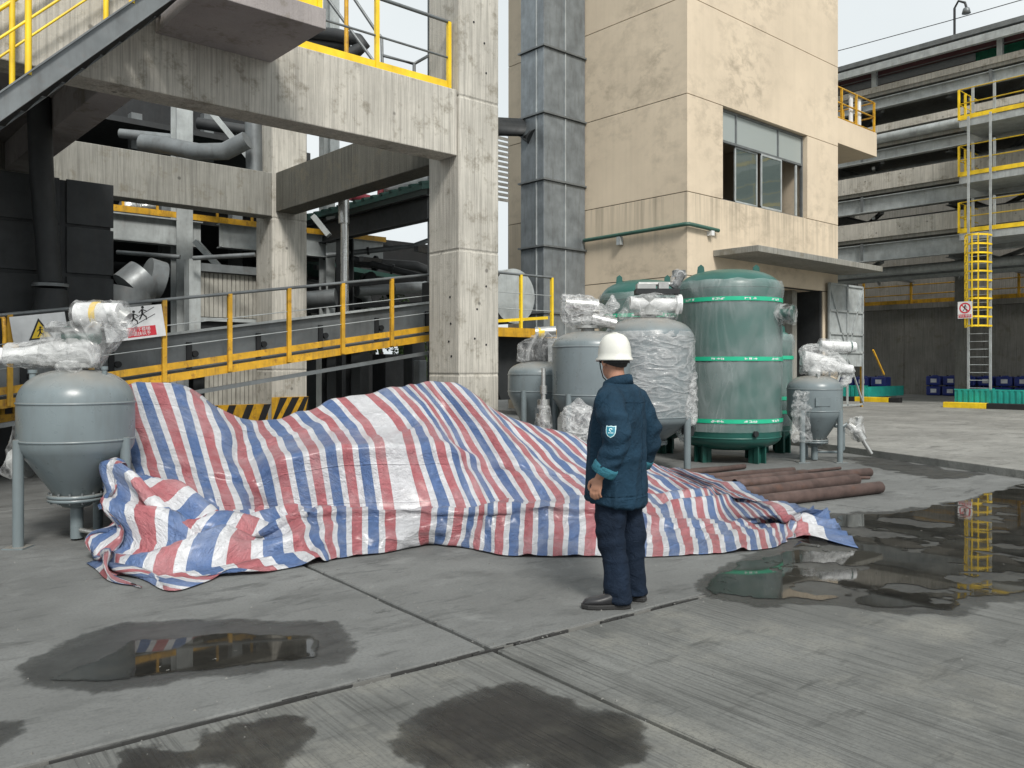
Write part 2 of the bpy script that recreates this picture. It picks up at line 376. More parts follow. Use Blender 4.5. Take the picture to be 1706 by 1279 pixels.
rj = random.Random(12)
x = -3.2
while x < 3.2:                                                    # broken lengths of old sealant in the main joint
    ln = rj.uniform(.06, .3); y0 = -.018 + rj.uniform(-.014, .014); w0 = rj.uniform(.002, .009); n = max(4, int(ln / .03)); L_, R_ = [], []
    for k in range(n + 1):
        q = GO + GX * (x + ln * k / n); a_ = w0 * (1 + .6 * noise.noise((x * 9 + k * .7, 2, 0))); c_ = y0 + .008 * noise.noise((x * 5 + k * .4, 7, 1))
        L_.append(q + GY * (c_ + a_) + Vector((0, 0, .002))); R_.append(q + GY * (c_ - a_) + Vector((0, 0, .003)))
    s = MB(); s.prism(L_ + R_[::-1], (0, 0, -.03)); s.build('joint_sealant', rj.choice(('sealant_pale', 'sealant_dark', 'sealant_dark', 'sealant_dark')), yard); x += ln * rj.uniform(.3, 1.0)
gr_ = MB(); rgt = random.Random(77)
for k in range(900):                                             # grit and crumbs swept along the joints
    t_ = rgt.uniform(-3.4, 4.5); w_ = rgt.gauss(0, .12)
    q = GO + (GX * t_ + GY * (w_ - .02) if k % 3 else GY * t_ * 1.2 + GX * w_) if k % 2 else GO + GX * rgt.uniform(-4, 8) + GY * rgt.uniform(-3, 4)
    r_ = rgt.choice((.003, .004, .006, .009)); a_ = rgt.uniform(0, 6)
    gr_.add([q + Vector((cos(a_)*r_, sin(a_)*r_, 0)), q + Vector((cos(a_+2)*r_, sin(a_+2.2)*r_, 0)), q + Vector((cos(a_+4)*r_*1.4, sin(a_+4)*r_, 0)), q + Vector((0, 0, r_*.9))], [(0, 1, 3), (1, 2, 3), (2, 0, 3)])
setp(gr_.build('grit', 'sealant_pale'), 'fine grey grit scattered over the yard slabs and along their joints', 'grit', kind='stuff')
# higher pavement behind the tanks: one step up
E0, E1 = Vector((10.3, -2.2, 0)), Vector((18.6, 15.85, 0))
rp = MB(); rp.prism([(10.3, -2.2, -.03), (10.3, -40, -.03), (110, -40, -.03), (110, 60, -.03), (18.6, 60, -.03), (18.6, 15.85, -.03)], (0, 0, .15))
rp = setp(rp.build('raised_pavement', 'yard_far', bevel=.012), kind='structure')

# water lying on the yard: outlines measured on the ground, edges broken up by the unevenness of the slab
def sheet(name, poly, mat, z, amp, cell, fine=3.0, holes=0.0, seed=0.0, label=None):
    P = [(p.x, p.y) for p in poly]; n = len(P)
    x0, x1 = min(p[0] for p in P) - .3, max(p[0] for p in P) + .3; y0, y1 = min(p[1] for p in P) - .3, max(p[1] for p in P) + .3
    nx, ny = int((x1-x0) / cell) + 1, int((y1-y0) / cell) + 1
    X, Y = np.meshgrid(x0 + np.arange(nx) * cell, y0 + np.arange(ny) * cell, indexing='ij')
    D = np.full(X.shape, 1e9); ins = np.zeros(X.shape, bool)
    for i in range(n):
        ax, ay = P[i]; bx, by = P[(i+1) % n]; dx, dy = bx-ax, by-ay
        t = np.clip(((X-ax)*dx + (Y-ay)*dy) / (dx*dx+dy*dy), 0, 1); D = np.minimum(D, np.hypot(X-ax-t*dx, Y-ay-t*dy))
        c = ((ay > Y) != (by > Y)) & (X < (bx-ax) * (Y-ay) / (by-ay+1e-12) + ax); ins ^= c
    Fv = np.where(ins, D, -D)
    N = np.array([[noise.fractal((x*fine+seed, y*fine, seed), .9, 2.1, 5) for y in Y[0]] for x in X[:, 0]])
    Fv = np.minimum(Fv, .35) + amp * N
    if holes:
        N2 = np.array([[noise.fractal((x*2.3+seed+9, y*2.3, 4.0), .8, 2.2, 5) for y in Y[0]] for x in X[:, 0]]); Fv = np.minimum(Fv, (holes - N2) * .4)
    b = MB(); vid = {}; V = []
    W = []
    def vert(key, x, y, wv=0.0):
        if key not in vid: vid[key] = len(V); V.append((x, y, z)); W.append(wv)
        return vid[key]
    Fs = []
    for i in range(nx-1):
        for j in range(ny-1):
            cs = [(i, j), (i+1, j), (i+1, j+1), (i, j+1)]; f = [Fv[c] for c in cs]
            if max(f) <= 0: continue
            poly_ = []
            for k in range(4):
                a, c = cs[k], cs[(k+1) % 4]; fa, fc = f[k], f[(k+1) % 4]
                if fa > 0: poly_.append(vert(a, X[a], Y[a], float(fa)))
                if (fa > 0) != (fc > 0):
                    t = fa / (fa-fc); key = (min(a, c), max(a, c)); poly_.append(vert(key, X[a]+(X[c]-X[a])*t, Y[a]+(Y[c]-Y[a])*t))
            if len(poly_) >= 3: Fs.append(tuple(poly_))
    b.add(V, Fs); o = setp(b.build(name, mat), kind='structure')
    if len(o.data.vertices) == len(W): o.data.attributes.new('wet', 'FLOAT', 'POINT').data.foreach_set('value', W)
    else: print('wet mismatch', len(o.data.vertices), len(W))
    return o
def G(*pts): return [gp(x, y) for x, y in pts]
sheet('damp_patch', G((15,1112),(80,1075),(200,1036),(330,1028),(560,1035),(607,1068),(592,1108),(510,1118),(300,1140),(150,1162),(40,1150)), 'damp_smooth', .004, .05, .03, seed=1.3)
sheet('puddle', G((82,1134),(190,1086),(222,1068),(380,1056),(520,1061),(536,1080),(525,1096),(420,1109),(300,1121),(180,1137)), 'puddle_water', .008, .035, .02, seed=3.1)
sheet('damp_patch', G((640,1195),(800,1142),(880,1135),(960,1158),(1090,1212),(1098,1250),(1000,1300),(700,1300),(640,1235)), 'damp_broomed', .004, .09, .03, seed=5.2)
sheet('damp_patch', G((60,1285),(200,1245),(330,1213),(440,1195),(545,1210),(520,1300),(80,1330)), 'damp_broomed', .004, .16, .03, seed=6.6, holes=.25)
sheet('damp_patch', G((-60,1200),(45,1198),(64,1222),(5,1255),(-60,1265)), 'damp_smooth', .004, .03, .03, seed=2.2)
pz = G((1185,968),(1250,935),(1335,905),(1385,862),(1520,852),(1600,836),(1706,806),(1900,790),(1900,988),(1706,985),(1640,993),(1590,1017),(1500,1013),(1420,1001),(1300,1001),(1200,992))
sheet('damp_patch', [p + (p - gp(1520, 920)).normalized() * .22 for p in pz], 'damp_smooth', .004, .12, .05, seed=8.1)
sheet('puddle', pz, 'puddle_water', .008, .11, .035, fine=2.0, seed=7.7, holes=.29)
sheet('damp_patch', [gp(1390, 760), gp(1480, 763), gp(1640, 790), gp(1560, 800), gp(1430, 775)], 'damp_smooth', .004, .2, .08, seed=9.4)

# ------------------------------------------------------------------ concrete frame on the left
cf = thing('concrete_frame', 'tall raw concrete frame of columns and deep beams in front of the dark plant', 'concrete frame', (8.62, 11.07, 0))
def column(x, y, cuts, top):
    c = MB(); c.box(x+.012, x+.858, y+.012, y+.858, 0, top); c = c.build('column', 'concrete_light', cf)
    zs = [0] + cuts + [top]
    for a, b in zip(zs[:-1], zs[1:]):
        s = MB(); s.box(x, x+.87, y, y+.87, a + .004, b - .004); s.build('cast_segment', 'concrete_light', c, bevel=.03)
    return c
c1 = column(8.62, 11.07, [1.44, 3.53, 6.1], 14); c2 = column(8.62, 18.0, [1.5, 4.98], 9)
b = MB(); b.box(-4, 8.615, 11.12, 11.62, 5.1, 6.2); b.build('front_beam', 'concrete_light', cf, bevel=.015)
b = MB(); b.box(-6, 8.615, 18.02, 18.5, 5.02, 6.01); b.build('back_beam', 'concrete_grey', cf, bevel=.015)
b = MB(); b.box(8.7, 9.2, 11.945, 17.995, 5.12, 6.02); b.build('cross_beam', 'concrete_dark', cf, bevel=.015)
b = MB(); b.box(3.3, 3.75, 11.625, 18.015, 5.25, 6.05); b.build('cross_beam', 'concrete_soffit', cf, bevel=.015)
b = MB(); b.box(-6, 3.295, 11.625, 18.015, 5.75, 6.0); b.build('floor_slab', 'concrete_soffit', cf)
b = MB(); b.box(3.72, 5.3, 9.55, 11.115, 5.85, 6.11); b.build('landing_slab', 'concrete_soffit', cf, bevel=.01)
hz = MB(); hz.box(8.6, 9.51, 17.98, 18.01, .32, .88); hz = hz.build('hazard_band', 'yellow_paint', cf)
for k in range(4):
    x = 8.62 + k * .3; s = MB(); s.prism([(max(x-.12, 8.6), 17.974, .33), (min(x+.06, 9.51), 17.974, .33), (min(x+.36, 9.51), 17.974, .87), (min(x+.18, 9.51), 17.974, .87)], (0, .004, 0)); s.build('black_stripe', 'black_paint', hz)
# formwork tie holes: dark plugs sunk in the faces
th = random.Random(5)
for (x, z) in [(8.95, 2.05), (9.2, 2.95), (9.2, 1.95), (9.0, 2.55), (9.16, 7.1), (8.93, 7.4), (9.2, 6.6), (9.25, 8.0)]:
    s = MB(); s.cyl((x, 11.062, z), (x, 11.08, z), .018, 8); s.build('tie_hole', 'steel_black', c1)
for (y, z) in [(11.3, 2.3), (11.35, 2.0), (11.32, 2.75), (11.28, 1.75), (11.6, 1.2)]:
    s = MB(); s.cyl((8.612, y, z), (8.63, y, z), .02, 8); s.build('tie_hole', 'steel_black', c1)

# ------------------------------------------------------------------ steel stair
st = thing('steel_staircase', 'grey steel stair flight climbing to the concrete landing slab with yellow handrail', 'staircase', (-2, 9.6, 0))
def zst(x): return 4.15 + (x - 1.72) * 1.012
for y in (9.62, 10.95):
    b = MB(); dz = Vector((0, 0, .15))
    for s0, s1 in ((-1, -.85), (.85, 1)):
        b.prism([(-2.1, y - .05, zst(-2.1) + .15 * s0), (3.72, y - .05, zst(3.72) + .15 * s0), (3.72, y - .05, zst(3.72) + .15 * s1), (-2.1, y - .05, zst(-2.1) + .15 * s1)], (0, .1, 0))
    b.prism([(-2.1, y - .012, zst(-2.1) - .1275), (3.72, y - .012, zst(3.72) - .1275), (3.72, y - .012, zst(3.72) + .1275), (-2.1, y - .012, zst(-2.1) + .1275)], (0, .012, 0))
    b.build('stringer', 'steel_grey', st)
tr = MB(); tr.box(-.13, .13, -.62, .62, -.02, .02); tr = tr.build('tread', 'steel_dark', st, local=True)
x = -1.7; first = True
while x < 3.6:
    o = tr if first else tr.copy()
    if not first: COL.objects.link(o); o.parent = st
    first = False; o.location = (x + 2, .685, zst(x)); x += .21
for y in (9.62, 10.95):
    xs = [.97 - 1.0, .97, 1.97, 2.97] if y < 10 else [.08, 1.08, 2.08, 3.08]
    for x in xs:
        b = MB(); b.cyl((x, y, zst(x) + .12), (x, y, zst(x) + 1.25), .032, 10); b.build('handrail_post', 'yellow_clean', st)
    for h in (1.22, .68):
        b = MB(); b.cyl((-1.9, y, zst(-1.9) + h), (3.7, y, zst(3.7) + h), .025 if h > 1 else .014, 8); b.build('handrail', 'yellow_clean', st)
    if y < 10:
        pass
# guardrail on the front beam and the landing
def guardrail(name, label, pts, h, mids, posts, mat='yellow_paint', toe=None, r=.024, group=None, railmat=None, toe_mat=None):
    base = Vector(pts[0]); t = thing(name, label, 'guardrail', base, 0, group)
    for p in posts:
        p = Vector(p); s = MB(); s.bar(p, p + Vector((0, 0, h)), r * 2.1, r * 2.1, (1, 0, 0)); s.build('post', mat, t)
    for hh in [h] + mids:
        s = MB(); s.tube([Vector(p) + Vector((0, 0, hh)) for p in pts], r * (1 if hh == h else .62), 7); s.build('top_rail' if hh == h else 'mid_rail', railmat or mat, t)
    if toe:
        for a, c in zip(pts[:-1], pts[1:]):
            s = MB(); s.bar(Vector(a) + Vector((0, 0, toe[0])), Vector(c) + Vector((0, 0, toe[0])), .012, toe[1]); s.build('toe_board', toe_mat or mat, t)
    return t
guardrail('guardrail', 'yellow guardrail along the top of the front concrete beam, ending at the column', [(5.35, 11.25, 6.2), (8.56, 11.25, 6.2)], 1.15, [.55], [(5.72, 11.25, 6.2), (7.13, 11.25, 6.2), (8.54, 11.25, 6.2)], 'yellow_clean', (.09, .13), .03, railmat='steel_grey')
guardrail('guardrail', 'yellow guardrail and kick plate round the concrete stair landing', [(3.75, 9.62, 6.11), (5.24, 9.62, 6.11), (5.24, 11.0, 6.11)], 1.1, [.55], [(3.75, 9.62, 6.11), (4.5, 9.62, 6.11), (5.24, 9.62, 6.11), (5.24, 10.95, 6.11)], 'yellow_clean', (.08, .14), .03)

# ------------------------------------------------------------------ beige building
BX0, BX1, BY0, BY1 = 19.65, 28.4, 14.66, 22.4
bb = thing('beige_building', 'tall beige rendered building with window, canopy and open doorway', 'building', (BX0, BY0, 0))
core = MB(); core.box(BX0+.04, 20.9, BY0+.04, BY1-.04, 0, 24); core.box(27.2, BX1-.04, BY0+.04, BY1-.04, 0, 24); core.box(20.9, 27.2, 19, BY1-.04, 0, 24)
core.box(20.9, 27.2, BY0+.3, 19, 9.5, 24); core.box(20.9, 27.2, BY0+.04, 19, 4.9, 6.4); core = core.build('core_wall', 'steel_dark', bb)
def band(z0, z1, opening=None):
    b = MB(); z0 += .012; z1 -= .012
    if opening is None: b.box(BX0, BX1, BY0, BY1, z0, z1)
    else:
        a, c, zt = opening
        zt = min(zt, z1)
        b.box(BX0, a, BY0, BY1, z0, z1); b.box(c, BX1, BY0, BY1, z0, z1); b.box(a+.001, c-.001, 19.2, BY1, z0, z1)
        if zt < z1 - .05: b.box(a, c, BY0, BY0+.35, zt, z1)
    return b.build('wall_band', 'beige_wall', bb)
band(0, 4.2, (21.0, 27.35, 4.45)); 
band(4.2, 6.6, None); band(6.6, 9.4, (21.4, 26.3, 9.5)); band(9.4, 12.2); band(12.2, 24)
# the doorway goes up behind the canopy
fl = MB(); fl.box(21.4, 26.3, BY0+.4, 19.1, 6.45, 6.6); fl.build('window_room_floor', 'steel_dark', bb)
# window
WY = BY0 + .2
wn = MB()
for x in (21.44, 22.35, 24.75, 26.26): wn.box(x-.035, x+.035, WY-.04, WY+.04, 8.45, 9.38)
for z in (6.62, 8.42, 9.36): wn.box(21.42, 26.28, WY-.045, WY+.045, z-.035, z+.035)
for x in (21.44, 26.26): wn.box(x-.034, x+.034, WY-.042, WY+.042, 6.62, 8.45)
wn = setp(wn.build('window', 'steel_grey', bb))
for x0, x1 in ((21.47, 22.32), (22.38, 24.72), (24.78, 26.23)):
    p = MB(); p.box(x0, x1, WY-.006, WY+.006, 8.46, 9.33); p.build('pane', 'frosted_glass', wn)
for x0, x1, y in ((22.35, 23.6, WY+.03), (23.72, 24.95, WY-.03)):
    fr = MB()
    for x in (x0+.03, x1-.03): fr.box(x-.03, x+.03, y-.02, y+.02, 6.67, 8.38)
    for z in (6.69, 8.36): fr.box(x0, x1, y-.019, y+.019, z-.03, z+.03)
    fr = fr.build('sash', 'steel_pale', wn)
    p = MB(); p.box(x0+.06, x1-.06, y-.005, y+.005, 6.71, 8.33); p.build('pane', 'window_glass', fr)
s = MB(); s.box(25.85, 25.95, WY-.02, WY+.02, 6.67, 8.38); s.build('sash_post', 'steel_pale', wn)
s = MB(); s.box(23.62, 23.72, WY+.35, WY+.45, 6.67, 8.38); s.build('inner_post', 'steel_dark', wn)
# canopy
cn = MB(); cn.box(20.9, 28.6, 13.15, BY0-.002, 4.84, 5.02); cn.build('canopy', 'concrete_grey', bb, bevel=.012)
# doorway: jambs, lintel, dark inside, the open leaf
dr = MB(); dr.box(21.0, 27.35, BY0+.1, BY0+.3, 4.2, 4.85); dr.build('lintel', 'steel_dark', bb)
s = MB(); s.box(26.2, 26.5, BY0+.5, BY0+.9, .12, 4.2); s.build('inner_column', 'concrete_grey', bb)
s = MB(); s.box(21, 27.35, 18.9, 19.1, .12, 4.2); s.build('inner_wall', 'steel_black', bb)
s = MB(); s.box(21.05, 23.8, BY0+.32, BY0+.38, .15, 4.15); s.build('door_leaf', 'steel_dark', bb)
dl = MB(); dl.box(27.45, 29.95, BY0-.14, BY0-.12, 1.6, 4.5)
dl = dl.build('door_leaf', 'steel_pale', bb); dl['label'] = 'pale grey steel door leaf swung wide open against the building'
def dbar(p, q, w_=.07):
    s = MB(); s.bar((p[0], BY0-.17, p[1]), (q[0], BY0-.17, q[1]), .05, w_); s.build('frame_bar', 'steel_pale', dl)
for x in (27.48, 28.75, 29.92): dbar((x, .2), (x, 4.5))
for z in (.22, 2.1, 2.75, 3.55, 4.47): dbar((27.48, z), (29.92, z))
dbar((27.5, 4.4), (28.7, 2.15), .05); dbar((29.9, 4.4), (28.8, 2.15), .05); dbar((28.8, 2.1), (27.5, .3), .05); dbar((28.8, 1.9), (29.9, .3), .05)
s = MB(); s.box(30.0, 30.08, BY0-.1, BY0-.02, .12, 2.3); s.build('gate_post', 'yellow_paint', bb)
s = MB(); s.bar((30.02, BY0-.5, 2.2), (30.9, BY0-.5, 1.3), .05, .05); s.build('gate_brace', 'yellow_paint', bb)
# balcony on the right
bl = MB(); bl.box(BX1+.002, 31.5, BY0+.05, 17.5, 9.55, 10.45); bl = bl.build('balcony', 'beige_wall', bb, bevel=.01)
BZ = 10.45
for x, y in ((28.9, BY0+.12), (30.0, BY0+.12), (31.42, BY0+.12), (31.42, 16.0), (31.42, 17.4)):
    s = MB(); s.bar((x, y, BZ-.3), (x, y, BZ+1.15), .07, .07, (1, 0, 0)); s.build('balcony_post', 'yellow_paint', bl)
for h in (1.15, .6, .06):
    s = MB(); s.tube([(BX1+.02, BY0+.12, BZ+h), (31.42, BY0+.12, BZ+h), (31.42, 17.4, BZ+h)], .03, 6); s.build('balcony_rail', 'yellow_paint', bl)
for x in (29.72, 30.35):
    s = MB(); s.box(x, x+.2, BY0+.2, BY0+.26, BZ+.15, BZ+1.1); s.build('notice_board', 'white_paint', bl)
# duct up the left face
du = thing('exhaust_duct', 'square grey sheet steel duct rising up the left face of the beige building', 'duct', (17.8, 18.65, 0))
z = 1.2
while z < 24:
    s = MB(); s.box(17.8, 19.63, 18.65, 19.7, z+.03, z+2.02); s.build('duct_section', 'duct_zinc', du, bevel=.01)
    s = MB(); s.box(17.73, 19.64, 18.58, 19.77, z-.025, z+.025); s.build('flange', 'steel_grey', du)
    for xx in (18.72,):
        s = MB(); s.box(xx-.02, xx+.02, 18.62, 18.651, z+.05, z+2.0); s.build('seam_rib', 'steel_pale', du)
    s = MB(); s.box(17.775, 17.801, 18.95, 18.99, z+.05, z+2.0); s.build('seam_rib', 'steel_pale', du)
    z += 2.05
br = MB(); br.tube([at(590, 185, 20.4), at(760, 208, 23.5), at(868, 212, 26.6), Vector((17.9, 19.2, 8.75))], .28, 12); br.build('branch_pipe', 'steel_dark', du)
# green service pipe round the corner
gpz = 5.62
gpo = MB(); gpo.tube([(BX0-.12, 18.6, gpz), (BX0-.12, BY0-.02, gpz+.02), (BX0-.05, BY0-.12, gpz+.02), (21.0, BY0-.12, gpz-.02)], .06, 10)
gpt = thing('service_pipe', 'dark green service pipe bending round the corner of the beige building', 'pipe', (BX0, BY0, gpz))
gpo.build('pipe_run', 'green_pipe', gpt)
s = MB(); s.box(BX0-.16, BX0-.02, 17.05, 17.2, gpz-.3, gpz-.05); s.build('pipe_bracket', 'steel_pale', gpt)
s = MB(); s.box(20.6, 20.75, BY0-.16, BY0-.002, gpz-.2, gpz-.06); s.build('pipe_bracket', 'white_paint', gpt)

# ------------------------------------------------------------------ far plant building on the right
fb = thing('plant_building', 'long open plant building of grey steel beams and concrete decks at the far right', 'building', (36, 10, 0))
YA, YB = -12, 34
levels = [(6.25, 7.1, 7.9), (8.4, 9.15, 9.95), (10.6, 11.15, 0), (12.85, 13.4, 0)]
for i, (z0, z1, zc) in enumerate(levels):
    s = MB(); s.ibeam((36.2, YA, (z0+z1)/2 - .1), (36.2, YB, (z0+z1)/2 - .1), z1-z0-.1, .3); s.build('edge_beam', 'steel_pale', fb)
    s = MB(); s.box(36.05, 40.5, YA, YB, z1-.05, z1+.1); s.build('deck', 'concrete_grey', fb)
    if zc:
        s = MB(); s.box(35.98, 36.28, YA, YB, z1+.1, zc); s.build('upstand_wall', 'concrete_light', fb)
    y = 0
    for y in (3, 8.5, 14, 19.5, 25):
        s = MB(); s.ibeam((36.4, y, z0+.1), (46, y, z0+.1), .5, .25); s.build('joist', 'steel_grey', fb)
    for y in (11, 16.8, 22):
        s = MB(); s.bar((36.5, y, z0-.05), (42, y+4, z0-.05), .15, .15); s.build('brace', 'steel_grey', fb)
    for y in (12.3, 17.5, 23):
        s = MB(); s.box(36.04, 36.06, y-.06, y+.06, z0, z1-.1); s.build('stiffener', 'steel_grey', fb)
s = MB(); s.cyl((36.0, 12.4, 11.45), (36.0, 24, 11.45), .2, 14); s.build('pipe_run', 'steel_pale', fb)
s = MB(); s.box(36.0, 36.25, YA, YB, 11.75, 12.05); s.build('upper_kerb', 'concrete_light', fb)
s = MB(); s.box(36.0, 36.4, YA, YB, 13.5, 13.75); s.build('upper_kerb', 'concrete_light', fb)
for y in (2, 7, 12, 17, 22):
    for zz in ((13.5, 14.5),):
        s = MB(); s.box(36.1, 36.3, y-.1, y+.1, zz[0], zz[1]+.1); s.build('roof_post', 'steel_pale', fb)
for y in (10.6, 16.4, 22.0):
    s = MB(); s.box(44, 44.4, y-.25, y+.25, .12, 13); s.build('column', 'concrete_grey', fb)
rf = MB(); rf.prism([(35.7, YA, 14.75), (35.7, YA, 14.95), (41.5, YA, 15.35), (41.5, YA, 15.15)], (0, YB-YA, 0)); rf = rf.build('roof', 'steel_grey', fb)
s = MB(); s.box(35.55, 35.75, YA, YB, 14.3, 14.6); s.build('eave_beam', 'steel_pale', rf)
s = MB(); s.box(36.6, 36.75, YA, YB, 14.35, 14.65); s.build('purlin', 'purlin_red', rf)
s = MB(); s.box(39, 39.15, YA, YB, 14.5, 14.8); s.build('purlin', 'purlin_red', rf)
s = MB(); s.box(37.6, 37.7, YA, 13.4, 13.4, 15.0); s.build('green_screen', 'green_sheet', fb)
for y in (4, 6.2, 8.4, 10.6, 12.8):
    s = MB(); s.cyl((38.6, y, 13.5), (38.6, y, 14.9), .85, 16); s.build('roof_tank', 'green_sheet', fb)
for h in (.5, 1.0):
    s = MB(); s.cyl((36.2, YA, 13.75+h), (36.2, YB, 13.75+h), .02, 6); s.build('roof_rail', 'steel_grey', fb)
for y in (9.5, 11.5, 15.2, 19.7):
    s = MB(); s.box(37.5, 37.9, y-.12, y+.12, 13.5, 14.25); s.build('valve_box', 'yellow_clean', fb)
s = MB(); s.box(47.8, 48.2, YA, YB, 5.1, 13); s.build('back_wall', 'concrete_wall', fb)
for k, (x, z, r_, m) in enumerate(((37.6, 12.3, .22, 'steel_pale'), (38.2, 12.35, .16, 'steel_pale'), (39, 12.3, .2, 'steel_grey'), (37.4, 10.2, .2, 'steel_pale'), (38.1, 10.25, .14, 'steel_pale'), (37.5, 8.05, .18, 'steel_pale'), (38.4, 8.1, .2, 'steel_grey'), (37.8, 5.9, .2, 'steel_pale'), (38.6, 5.85, .16, 'steel_grey'), (40, 5.9, .25, 'steel_pale'))):
    s = MB(); s.cyl((x, YA, z), (x, YB, z), r_, 10); s.build('pipe_run', m, fb)
for z0, z1 in ((7.25, 8.3), (9.3, 10.5), (11.3, 12.7)):
    s = MB(); s.box(40.55, 40.65, YA, YB, z0, z1 + .05); s.build('inner_wall', 'steel_pale', fb)  # pale wall added behind the decks to lighten the dark gaps between floors
for y in (9.3, 13.2, 17.2, 21.2, 25.2):
    s = MB(); s.ibeam((37.2, y, .12), (37.2, y, 13.4), .4, .35, .02, .03, (0, 1, 0)); s.build('steel_column', 'steel_pale', fb) if 0 else None
    for z in (6.3, 8.5, 10.7, 12.8):
        s = MB(); s.bar((36.5, y, z-.35), (44, y+3.2, z-.35), .12, .12); s.build('brace', 'steel_pale', fb)
s = MB(); s.tube([(36.2, 13.7, 15), (36.2, 13.7, 16.2), (36.2, 13.55, 16.45), (36.2, 13.3, 16.3), (36.2, 13.25, 16.1)], .05, 6)
lampt = thing('roof_lamp', 'small gooseneck lamp standing on the roof edge of the far plant', 'lamp', (36.2, 13.7, 15))
s.build('lamp_pole', 'steel_dark', lampt)
s = MB(); s.lathe([(.02, .16), (.12, .1), (.17, -.1), (.1, -.12)], 12, (36.2, 13.25, 15.95)); s.build('lamp_head', 'steel_grey', lampt)
wr = MB(); wr.tube([(36, 30 - k*4, 15.3 + .03*(k-5)**2 + .35) for k in range(12)], .018, 5)
setp(wr.build('overhead_cable', 'steel_dark'), 'thin overhead cable strung above the roof of the far plant', 'cable')

rw = thing('retaining_wall', 'dark stained concrete retaining wall under the far plant', 'wall', (46, 15, 0))
for i, y in enumerate(range(-12, 36, 4)):
    s = MB(); s.box(46, 46.5, y+.01, y+3.99, .1, 4.7); s.build('wall_panel', 'concrete_wall', rw, bevel=.02)
s = MB(); s.box(45.8, 46.6, -12, 36, 4.7, 4.98); s.build('coping', 'concrete_wall', rw)
guardrail('guardrail', 'rusty yellow guardrail along the top of the far retaining wall', [(45.95, 32, 4.98), (45.95, 2, 4.98)], 1.5, [.5, 1.0], [(45.95, y, 4.98) for y in (30, 27.4, 24.8, 22.2, 19.6, 17, 14.4, 11.8, 9.2, 6.6)], 'yellow_paint', (.1, .24), .05, railmat='yellow_paint')

# access platforms with yellow rails, one over the other
pz_ = [(6.68, 'lowest'), (8.83, 'middle'), (10.98, 'topmost')]
for z, w_ in pz_:
    p = thing('access_platform', f'{w_} of the three yellow railed platforms above the caged ladder', 'platform', (34, 12.6, z), 0, 'railed platforms above the ladder')
    s = MB(); s.box(34, 36.1, 4, 12.7, z-.28, z-.02); s.build('platform_deck', 'steel_pale', p)
    s = MB(); s.box(33.97, 34.0, 4, 12.72, z, z+.16); s.box(33.97, 36, 12.7, 12.73, z, z+.16); s.build('toe_board', 'yellow_clean', p)
    for x, y in ((33.98, 12.7), (34.6, 12.7), (35.2, 12.7), (33.98, 10.35), (33.98, 8.2), (33.98, 6.1)):
        s = MB(); s.bar((x, y, z), (x, y, z+1.15), .07, .07, (1, 0, 0)); s.build('rail_post', 'yellow_clean', p)
    for h in (1.15, .6):
        s = MB(); s.tube([(35.9, 12.7, z+h), (33.98, 12.7, z+h), (33.98, 4, z+h)], .022, 6); s.build('rail', 'yellow_clean', p)
    for y in (11.55, 12.3):
        s = MB(); s.box(34.2, 34.28, y-.04, y+.04, z, z+1.3); s.build('ladder_stile', 'steel_pale', p)
# caged ladder
la = thing('caged_ladder', 'steel wall ladder with bright yellow safety cage standing in the teal planter', 'ladder', (33.8, 11.92, .15))
for y in (11.54, 12.3):
    s = MB(); s.box(33.77, 33.85, y-.035, y+.035, .12, 11); s.build('stile', 'steel_pale', la)
rung = MB(); rung.cyl((0, -.38, 0), (0, .38, 0), .016, 6); rung = rung.build('rung', 'steel_pale', la, local=True)
for k in range(22):
    o = rung if k == 0 else rung.copy()
    if k: COL.objects.link(o); o.parent = la
    o.location = (.01, 0, .35 + k * .29)
hoop = MB()
ring = [Vector((.02 - .72 * sin(pi * k / 14), -.4 * cos(pi * k / 14) * 1.08, 0)) for k in range(15)]
for a, c in zip(ring[:-1], ring[1:]): hoop.bar(a, c, .012, .065)
hoop = hoop.build('cage_hoop', 'yellow_clean', la, local=True)
for k in range(11):
    o = hoop if k == 0 else hoop.copy()
    if k: COL.objects.link(o); o.parent = la
    o.location = (-.0, 0, 2.95 + k * .335)
for k in (2, 5, 7, 9, 12):
    q = ring[k]; s = MB(); s.bar(q + Vector((0, 0, 2.9)), q + Vector((0, 0, 6.35)), .05, .012, (1, 0, 0)); s.build('cage_strap', 'yellow_clean', la, local=True)

def text(name, body, size, mat, parent, loc, rot, ext=.002, align='CENTER'):
    cu = bpy.data.curves.new(name, 'FONT'); cu.body = body; cu.size = size; cu.extrude = ext; cu.align_x = align; cu.align_y = 'CENTER'; cu.resolution_u = 2
    t = bpy.data.objects.new(name, cu); COL.objects.link(t)
    dg = bpy.context.evaluated_depsgraph_get(); me = bpy.data.meshes.new_from_object(t.evaluated_get(dg)); bpy.data.objects.remove(t)
    me.materials.clear(); me.materials.append(M(mat))
    o = bpy.data.objects.new(name, me); COL.objects.link(o); o.parent = parent; o.location = loc; o.rotation_euler = rot; return o
def disc(n, r, cx=0, cz=0, y=0): return [(cx + r*cos(2*pi*k/n), y, cz + r*sin(2*pi*k/n)) for k in range(n)]
def figure(b, x, z, h, y, lean=0.0):           # small walking pictogram
    def L(p, q, w_): b.bar((x + p[0]*h, y, z + p[1]*h), (x + q[0]*h, y, z + q[1]*h), .003, w_*h, (0, 1, 0) if 0 else (0, 0, 1) if abs(p[1]-q[1]) < abs(p[0]-q[0]) else (1, 0, 0))
    b.prism(disc(10, .1*h, x + .05*h, z + .9*h, y-.0015), (0, .003, 0))
    L((0, .78), (-.03, .42), .14); L((0, .76), (.3, .6), .06); L((0, .76), (-.26, .55), .06); L((-.03, .44), (.22, .2), .09); L((.2, .22), (.2, 0), .07); L((-.03, .44), (-.28, .05), .09)
